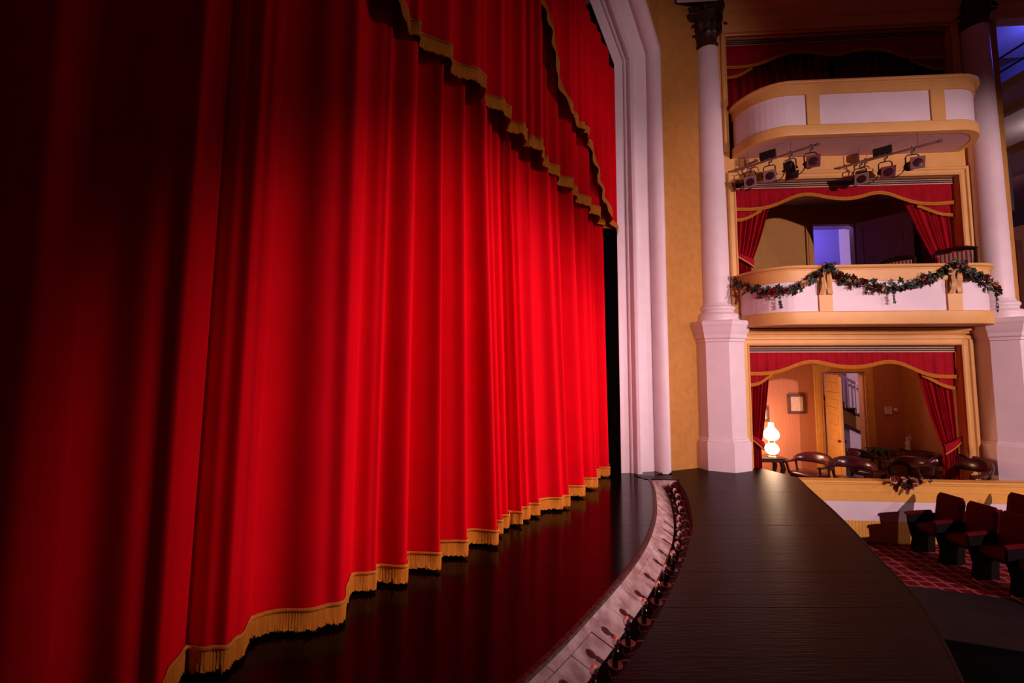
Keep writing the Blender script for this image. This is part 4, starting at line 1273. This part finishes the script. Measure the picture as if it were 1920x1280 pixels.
def garland(label, arcs, sag, ztop0, ztop1, seed, nleaf, tail=False):
    r_ = random.Random(seed)
    a0, a1 = arcs
    x0, y0 = outline_at(a0)
    root = bthing('ivy_garland', label, 'garland', (x0, y0 - 0.05, ztop0 - 0.3), 0, 'ivy garland on the middle balcony')
    base = Vector((x0, y0 - 0.05, ztop0 - 0.3))
    pts = []; nrm = []
    for t in np.linspace(0, 1, 40):
        a = a0 + (a1 - a0) * t
        x, y = outline_at(a)
        xb, yb_ = outline_at(min(a + 0.02, OL[-1])); xa, ya_ = outline_at(max(a - 0.02, 0))
        tg = Vector((xb - xa, yb_ - ya_)).normalized()
        nn = Vector((tg.y, -tg.x, 0))
        z = ztop0 + (ztop1 - ztop0) * t - sag * (1 - (2 * t - 1) ** 2) if not tail else ztop0 + (ztop1 - ztop0) * t ** 0.85
        pts.append(Vector((x, y, z)) + nn * (0.075 if not (t < 0.05 or (t > 0.95 and not tail)) else 0.12) - base)
        nrm.append(nn)
    MB().tube(pts, 0.012, 6).build('stem', M['stem'], root)
    for k in range(nleaf):
        i = r_.randrange(0, 40)
        p = pts[i] + nrm[i] * r_.uniform(-0.005, 0.035) + Vector((r_.gauss(0, 0.02), 0, r_.gauss(0, 0.036)))
        me = LEAF[r_.choice((0, 0, 1, 1, 2, 2, 3))]
        put(root, 'ivy_leaf', me, p, r_.uniform(0.065, 0.105), r_, nrm[i])
    for k in range(nleaf // 9):
        i = r_.randrange(2, 38)
        p = pts[i] + nrm[i] * 0.02 + Vector((0, 0, r_.gauss(0, 0.02)))
        put(root, 'rose', ROSE[0 if r_.random() < 0.68 else 1], p, r_.uniform(0.06, 0.085), r_, nrm[i])
    for k in range(nleaf // 7):
        i = r_.randrange(2, 38)
        p = pts[i] + nrm[i] * 0.03 + Vector((r_.gauss(0, 0.02), 0, r_.gauss(0, 0.04)))
        put(root, 'berry', BERRY, p, r_.uniform(0.022, 0.034), r_, nrm[i])
    # a trailing sprig
    i = 20 if not tail else 38
    sp = [pts[i] + Vector((0.01 * math.sin(k), 0, -0.05 * k)) for k in range(6)]
    MB().tube(sp, 0.004, 5).build('sprig', M['stem'], root)
    for k in range(1, 6):
        put(root, 'ivy_leaf', LEAF[k % 3], sp[k] + nrm[i] * 0.012, 0.055, r_, nrm[i])
arc_of_x = lambda x: float(np.interp(x, [p[0] for p in OUT[2:-2]], OL[2:-2]))
aL, aR = arc_of_x(0.80), arc_of_x(2.78)
garland('left swag of the ivy garland, from the column to the first gold bow', (0.05, aL), 0.36, 3.33, 3.36, 1, 84)
garland('long middle swag of the ivy garland between the two gold bows', (aL, aR), 0.34, 3.36, 3.36, 2, 105)
garland('right tail of the ivy garland trailing from the second gold bow', (aR, OL[-1] - 0.45), 0, 3.36, 2.92, 3, 70, True)
def bow_thing(label, x):
    r = bthing('ribbon_bow', label, 'bow', (x, -0.67, 2.82), 0, 'gold bows on the balcony')
    for s in (-1, 1):
        rows = []
        for t in np.linspace(0, 1, 13):
            a = t * 2 * PI
            px = s * (0.055 - 0.055 * math.cos(a)); pz = 0.57 + 0.035 * math.sin(a) + 0.01 * (1 - math.cos(a))
            w = 0.030 * (0.5 + 0.5 * abs(math.sin(a / 2)))
            rows.append([(px, -0.11 - w, pz), (px, -0.11 + w * 0.3, pz)])
        MB().grid(rows).build('loop', M['ribbon'], r)
        rows = []
        for t in np.linspace(0, 1, 14):
            cx = s * (0.015 + 0.05 * t) + 0.006 * math.sin(t * 9)
            w = 0.028 + 0.018 * t
            y = -0.085 + 0.02 * math.sin(t * 8 + s) + 0.03 * t
            rows.append([(cx - w, y, 0.57 - 0.46 * t), (cx, y - 0.014, 0.57 - 0.46 * t), (cx + w, y + 0.006, 0.57 - 0.46 * t)])
        MB().grid(rows).build('tail', M['ribbon'], r)
    MB().sphere((0, -0.12, 0.57), (0.028, 0.028, 0.034), 10, 6).build('knot', M['ribbon'], r)
bow_thing('gold ribbon bow on the left stile of the middle balcony', 0.82)
bow_thing('gold ribbon bow on the right stile of the middle balcony', 2.78)
# flower spray on the lower parapet
r_ = random.Random(9)
fsr = bthing('flower_spray', 'spray of red roses and pale foliage draped over the lower parapet', 'flowers', (1.82, -0.68, -0.01))
MB().tube([(-0.28, 0.04, 0.03), (-0.1, 0.0, 0.05), (0.1, 0.0, 0.05), (0.28, 0.04, 0.03)], 0.01, 6).build('stem', M['stem'], fsr)
for k in range(58):
    x = r_.gauss(0, 0.13)
    z = 0.04 + r_.uniform(-0.02, 0.05) - (0.20 * r_.random() * max(0, 1 - abs(x) / 0.16))
    put(fsr, 'ivy_leaf', LEAF[r_.choice((0, 2, 2, 3))], (x, -0.06 - 0.04 * r_.random(), z), r_.uniform(0.04, 0.07), r_, (0, -1, 0.3))
for k in range(10):
    x = r_.uniform(-0.24, 0.24)
    z = 0.04 + r_.uniform(-0.02, 0.03) - (0.16 * r_.random() * max(0, 1 - abs(x) / 0.14))
    put(fsr, 'rose', ROSE[0 if k % 3 else 1], (x, -0.09, z), r_.uniform(0.06, 0.085), r_, (0, -1, 0.3))

# ------------------------------------------------------------------ spotlights under the upper balcony
def pipe(label, a, b, drops):
    r = bthing('lighting_pipe', label, 'pipe', a, 0, 'lighting pipes under the upper balcony')
    d = Vector(b) - Vector(a)
    MB().tube([(0, 0, 0), tuple(d)], 0.018, 10).build('bar', M['steel'], r)
    for e in (Vector((0, 0, 0)), d):
        u = d.normalized() * 0.02
        MB().tube([tuple(e - u), tuple(e + u)], 0.027, 10).build('end_cap', M['steel'], r)
    for t in drops:
        p = d * t
        MB().tube([tuple(p), (p.x, p.y, 5.6 - a[2])], 0.005, 6).build('hanger_rod', M['steel'], r)
    return r
PA = ((-0.26, -0.02, 5.34), (0.72, -0.84, 5.36))
PB = ((1.62, -0.05, 5.34), (2.60, -0.82, 5.36))
pipe('left lighting pipe under the upper balcony', *PA, (0.22, 0.72))
pipe('right lighting pipe under the upper balcony', *PB, (0.22, 0.80))
def make_spot(root, pan, tilt, big, frame_mat):
    """hangs from the origin"""
    MB().tube([(0.0, 0, 0.03), (0.035, 0, 0.02), (0.035, 0, -0.03), (0, 0, -0.045)], 0.010, 8).build('clamp', M['lamp_black'], root)
    MB().tube([(0, 0, -0.03), (0, 0, -0.085)], 0.012, 8).build('bolt', M['chrome'], root)
    w = 0.075
    yk = MB().tube([(-w, 0, -0.24), (-w, 0, -0.12), (-w * 0.7, 0, -0.09), (w * 0.7, 0, -0.09), (w, 0, -0.12), (w, 0, -0.24)], 0.008, 6).build('yoke', M['lamp_black'], root)
    yk.rotation_euler = (0, 0, pan)
    bd = MB().lathe([(0.030, -0.13), (0.050, -0.12), (0.058, -0.08), (0.058, 0.02), (0.064, 0.025), (0.064, 0.12), (0.060, 0.122)], 18, axis='y')
    for k in range(4):
        bd.lathe([(0.060, -0.09 + k * 0.025), (0.066, -0.085 + k * 0.025), (0.060, -0.08 + k * 0.025)], 16, axis='y')
    mx = Matrix.Translation((0, 0, -0.24)) @ Matrix.Rotation(pan, 4, 'Z') @ Matrix.Rotation(tilt, 4, 'X') @ Matrix.Rotation(PI, 4, 'Z')
    body = bd.build('body', M['lamp_grey'] if big else M['lamp_black'], root)
    body.matrix_basis = mx
    f = 0.082
    MB().box(-f, f, 0.115, 0.128, -f, f).build('colour_frame', frame_mat, body, smooth=False, bevel=0.003)
    MB().lathe([(0.056, 0.1285), (0.056, 0.131), (0.03, 0.134), (0.004, 0.135)], 20, axis='y').build('lens', M['lens'], body)
    for s in (-1, 1):
        MB().lathe([(0.016, 0), (0.016, 0.02), (0.008, 0.024)], 10, (s * 0.06 + (0.012 if s > 0 else -0.036), 0, 0), axis='x').build('knob', M['lamp_black'], body)
    return root
SP = [(PA, 0.24, 'spotlight at the column end of the left pipe, pale colour frame', 0.5, 0.5, False, 'gel'),
      (PA, 0.47, 'second spotlight on the left pipe, below the black junction box', 0.5, 0.45, True, 'gel'),
      (PA, 0.70, 'small black spotlight turned away on the left pipe', -2.4, 0.5, False, 'gel_red'),
      (PA, 0.92, 'spotlight with reddish frame at the outer end of the left pipe', 0.35, 0.25, True, 'gel_red'),
      (PB, 0.22, 'inner spotlight on the right pipe with pale colour frame', 0.55, 0.5, False, 'gel'),
      (PB, 0.48, 'middle spotlight on the right pipe below the black junction box', 0.45, 0.45, True, 'gel_red'),
      (PB, 0.74, 'outer spotlight on the right pipe with reddish frame', 0.30, 0.2, True, 'gel_red')]
for (P_, t, lab, pan, tilt, big, fm) in SP:
    a, b = Vector(P_[0]), Vector(P_[1])
    q_ = a + (b - a) * t
    r = bthing('spotlight', lab, 'spotlight', q_, 0, 'spotlights under the upper balcony')
    make_spot(r, -pan, tilt, big, M[fm])
    r.scale = (1.15,) * 3
for P_, t, lab in ((PA, 0.46, 'black junction box on the left lighting pipe'), (PB, 0.46, 'black junction box on the right lighting pipe')):
    a, b = Vector(P_[0]), Vector(P_[1])
    q_ = a + (b - a) * t
    r = bthing('junction_box', lab, 'junction box', (q_.x, q_.y, q_.z + 0.03), math.atan2((b - a).y, (b - a).x), 'junction boxes on the lighting pipes')
    MB().box(-0.12, 0.12, -0.05, 0.05, 0.0, 0.12).build('housing', M['lamp_black'], r, smooth=False, bevel=0.006)
    MB().box(-0.11, 0.11, -0.054, -0.05, 0.01, 0.11).build('cover', M['lamp_black'], r, smooth=False)
    for k in range(3):
        MB().tube([(-0.07 + 0.07 * k, 0, 0.0), (-0.07 + 0.07 * k, 0, -0.04)], 0.012, 8).build('outlet', M['lamp_black'], r)
def cable(label, pts):
    b0 = Vector(pts[0])
    r = bthing('power_cable', label, 'cable', pts[0], 0, 'cables of the spotlights')
    q_, _ = curve_pts([tuple(Vector(p) - b0) for p in pts], 30)
    MB().tube(q_, 0.008, 6).build('cord', M['lamp_black'], r)
for P_, ts, labs in ((PA, (0.47, 0.70, 0.92), ('looping black cable on the left pipe, under the junction box', 'looping black cable on the left pipe, near its outer end')), (PB, (0.22, 0.48, 0.74), ('black cable sagging between inner and middle spotlights of the right pipe', 'black cable sagging between middle and outer spotlights of the right pipe'))):
    a, b = Vector(P_[0]), Vector(P_[1])
    for k in range(2):
        p0 = a + (b - a) * ts[k]; p1 = a + (b - a) * ts[k + 1]
        cable(labs[k], [tuple(p0 + Vector((0, 0.1, -0.22))), tuple(p0.lerp(p1, 0.3) + Vector((0, 0.06, -0.38))), tuple(p0.lerp(p1, 0.7) + Vector((0, 0.06, -0.36))), tuple(p1 + Vector((0, 0.1, -0.2)))])

# ------------------------------------------------------------------ auditorium
pit = [(4.91, 5.15), (5.97, 4.83)]
def along(p, q_, t): return (p[0] + (q_[0] - p[0]) * t, p[1] + (q_[1] - p[1]) * t)
e0, e1 = along(*pit, -2.4), along(*pit, 6)
f0, f1 = along((4.28, 4.19), (4.9, 4.0), -3.5), along((4.28, 4.19), (4.9, 4.0), 10)
mb = MB().prism([e0, e1, (14, 9), (2.0, 9)], -1.05, -0.95)
struct('floor_auditorium', mb, M['carpet'], None, 'burgundy carpet with a pink lattice pattern', smooth=False)
mb = MB().prism([f0, f1, e1, e0], -1.05, -0.952)
struct('floor_pit_cover', mb, M['pitcover'], None, 'dark grey floor strip between carpet and orchestra pit', smooth=False)
mb = MB().box(-6, 14, -8, 5.2, -2.3, -2.2)
mb.prism([f0, f1, (f1[0], f1[1] + 0.1), (f0[0], f0[1] + 0.1)], -2.25, -0.96)
struct('floor_pit', mb, M['black'], None, 'black floor of the orchestra pit', smooth=False)

def make_seat():
    """faces -y, width 0.52, origin on the floor at the front centre"""
    r = thing('theatre_seat', 'x', 'seat')
    # back: padded slab leaning back, rounded top
    rows = []
    for t in np.linspace(0, 1, 12):
        z = 0.40 + 0.47 * t
        y = 0.44 + 0.10 * t
        w = 0.235 * (1 if t < 0.8 else math.cos((t - 0.8) / 0.2 * 0.5) ** 0.6)
        th = 0.055 if t < 0.9 else 0.04
        if t == 1: w, th = w * 0.93, 0.015
        sec = []
        for k in range(16):
            a = 2 * PI * k / 16
            cx = math.copysign(abs(math.cos(a)) ** 0.35, math.cos(a)); sy = math.copysign(abs(math.sin(a)) ** 0.7, math.sin(a))
            sec.append((w * cx, y + th * sy, z))
        rows.append(sec)
    mb = MB().grid(rows, closed_v=True)
    mb.f.append(tuple(range(16))); mb.f.append(tuple(11 * 16 + k for k in range(16)))
    mb.build('backrest', M['seat_velvet'], r, ang=60)
    # raised (folded) seat cushion
    rounded_slab(MB(), -0.215, 0.215, 0.05, 0.42, 0.36, 0.44, 0.06, 0.03).build('seat', M['seat_velvet'], r, ang=50)
    MB().box(-0.20, 0.20, 0.06, 0.42, 0.335, 0.365).build('seat_pan', M['seat_metal'], r, smooth=False)
    for s in (-1, 1):
        x = s * 0.255
        rows = []
        for t in np.linspace(0, 1, 9):
            y = -0.06 + 0.46 * t
            w = 0.036 * (0.75 + 0.25 * math.sin(PI * min(1, 0.2 + t)))
            z = 0.59 - 0.02 * (1 - t) ** 2
            rows.append([(x - w, y, z - 0.02), (x - w * 0.9, y, z), (x, y, z + 0.016), (x + w * 0.9, y, z), (x + w, y, z - 0.02), (x, y, z - 0.026)])
        mb = MB().grid(rows, closed_v=True)
        mb.f.append(tuple(range(6))); mb.f.append(tuple(8 * 6 + k for k in range(6)))
        mb.build('armrest', M['seat_velvet'], r, ang=50)
        pr = [(-0.02, 0.0), (0.42, 0.0), (0.46, 0.56), (-0.04, 0.57), (-0.03, 0.4), (0.03, 0.2)]
        n_ = len(pr)
        vs = [(x - 0.016, y, z) for y, z in pr] + [(x + 0.016, y, z) for y, z in pr]
        MB().add(vs, [tuple(range(n_)), tuple(range(2 * n_ - 1, n_ - 1, -1))] + [(i, n_ + i, n_ + (i + 1) % n_, (i + 1) % n_) for i in range(n_)]).build('side_panel', M['seat_metal'], r, smooth=False)
    MB().tube([(-0.24, -0.02, 0.015), (-0.18, -0.05, 0.02), (-0.06, -0.05, 0.012)], [0.02, 0.016, 0.010], 6).build('foot', M['seat_wood'], r)
    return r
sp_ = make_seat()
seats = [(5.88, 5.86, 'red velvet theatre seat at the end of the front row, against the parapet'), (5.89, 5.475, 'second red velvet theatre seat of the front row from the parapet'),
         (5.90, 5.09, 'third red velvet theatre seat of the front row from the parapet'), (5.92, 4.705, 'fourth red velvet theatre seat of the front row, cut off by the frame'),
         (6.93, 5.86, 'red velvet theatre seat in the second row nearest the parapet'), (7.0, 5.29, 'second seat of the second row, hidden behind the front row')]
for i, (x, y, lab) in enumerate(seats):
    if i == 5: continue
    o = sp_ if i == 0 else copy_tree(sp_)
    o.location = (x, y, -0.95)
    o.scale = (0.73, 0.84, 1.0)
    o.rotation_euler = (0, 0, R(-90) + R(2 + (5.8 - y) * 2))
    o['label'] = lab
    o['group'] = 'velvet seats in the auditorium'

# ------------------------------------------------------------------ house side beyond the far column
GX = 9.75
struct('wall_end', MB().box(4.22, 4.47, -0.03, 2.2, -0.95, 9.4), M['ochre'], BM, 'rough ochre pilaster beside the far column', smooth=False)
struct('wall_house', MB().box(GX + 2.2, GX + 2.3, 2, 14, -0.95, 12).box(GX - 1, GX + 2.3, 13.9, 14, -0.95, 12), M['navy'], None, 'far wall of the house galleries', smooth=False)
gal = thing('gallery_balcony', 'upper house gallery front in blue light with black railing', 'balcony', (GX, 6.0, 6.75))
MB().box(0, 0.10, -2, 6, 0.0, 0.16).box(0, 0.10, -2, 6, 0.5, 0.66).build('band', M['yellow'], gal, smooth=False)
MB().box(0.03, 0.08, -2, 6, 0.16, 0.5).build('panel', M['white_panel'], gal, smooth=False)
MB().box(0.0, 2.2, -2, 6, -0.06, 0.0).build('soffit', M['white'], gal, smooth=False)
for k in range(6):
    MB().box(-0.01, 0.11, -1.5 + k * 1.25, -1.3 + k * 1.25, 0.16, 0.5).build('stile', M['yellow'], gal, smooth=False)
for zz in (0.92, 1.2):
    MB().tube([(0.05, -2, zz), (0.05, 6, zz)], 0.02, 8).build('rail', M['rail_black'], gal)
for k in range(9):
    MB().tube([(0.05, -1.9 + k * 0.97, 0.66), (0.05, -1.9 + k * 0.97, 1.22)], 0.022, 8).build('post', M['rail_black'], gal)
gal2 = thing('gallery_balcony', 'lower house gallery front, pale band under a yellow beam', 'balcony', (GX + 0.15, 6.0, 5.55))
MB().box(0, 0.1, -2, 6, 0.42, 0.60).build('beam', M['yellow'], gal2, smooth=False)
MB().box(0.02, 0.1, -2, 6, 0.0, 0.42).build('panel', M['white_panel'], gal2, smooth=False)
MB().box(0.0, 2.0, -2, 6, -0.05, 0.0).build('soffit', M['soffit'], gal2, smooth=False)
sc = bthing('wall_loudspeaker', 'dark narrow loudspeaker with yellow backboard beside the far column', 'loudspeaker', (4.47, 0.05, 4.35))
MB().box(0.0, 0.03, -0.02, 0.14, 0.0, 1.5).build('backboard', M['yellow'], sc, smooth=False)
MB().box(0.03, 0.13, -0.01, 0.12, 0.15, 1.25).build('cabinet', M['lamp_black'], sc, smooth=False, bevel=0.015)
MB().box(0.03, 0.12, -0.016, -0.008, 0.18, 1.22).build('grille', M['grille'], sc, smooth=False)
dcol = thing('gallery_door', 'yellow panelled woodwork in the house below the gallery', 'panelling', (GX + 0.45, 8.4, 2.6))
MB().box(0, 0.06, -1.2, 0.8, 0.0, 2.0).build('board', M['yellow'], dcol, smooth=False)
for k in range(3):
    MB().box(-0.02, 0.0, -1.1 + k * 0.62, -0.6 + k * 0.62, 0.2, 1.7).build('panel', M['yellow'], dcol, smooth=False, bevel=0.01)
point('gallery_blue_lamp', (GX + 1.3, 7.6, 8.7), 40, (0.10, 0.12, 1.0), 0.2)
point('gallery_under_lamp', (GX + 0.9, 7.6, 6.4), 5, (1.0, 0.75, 0.72), 0.1)
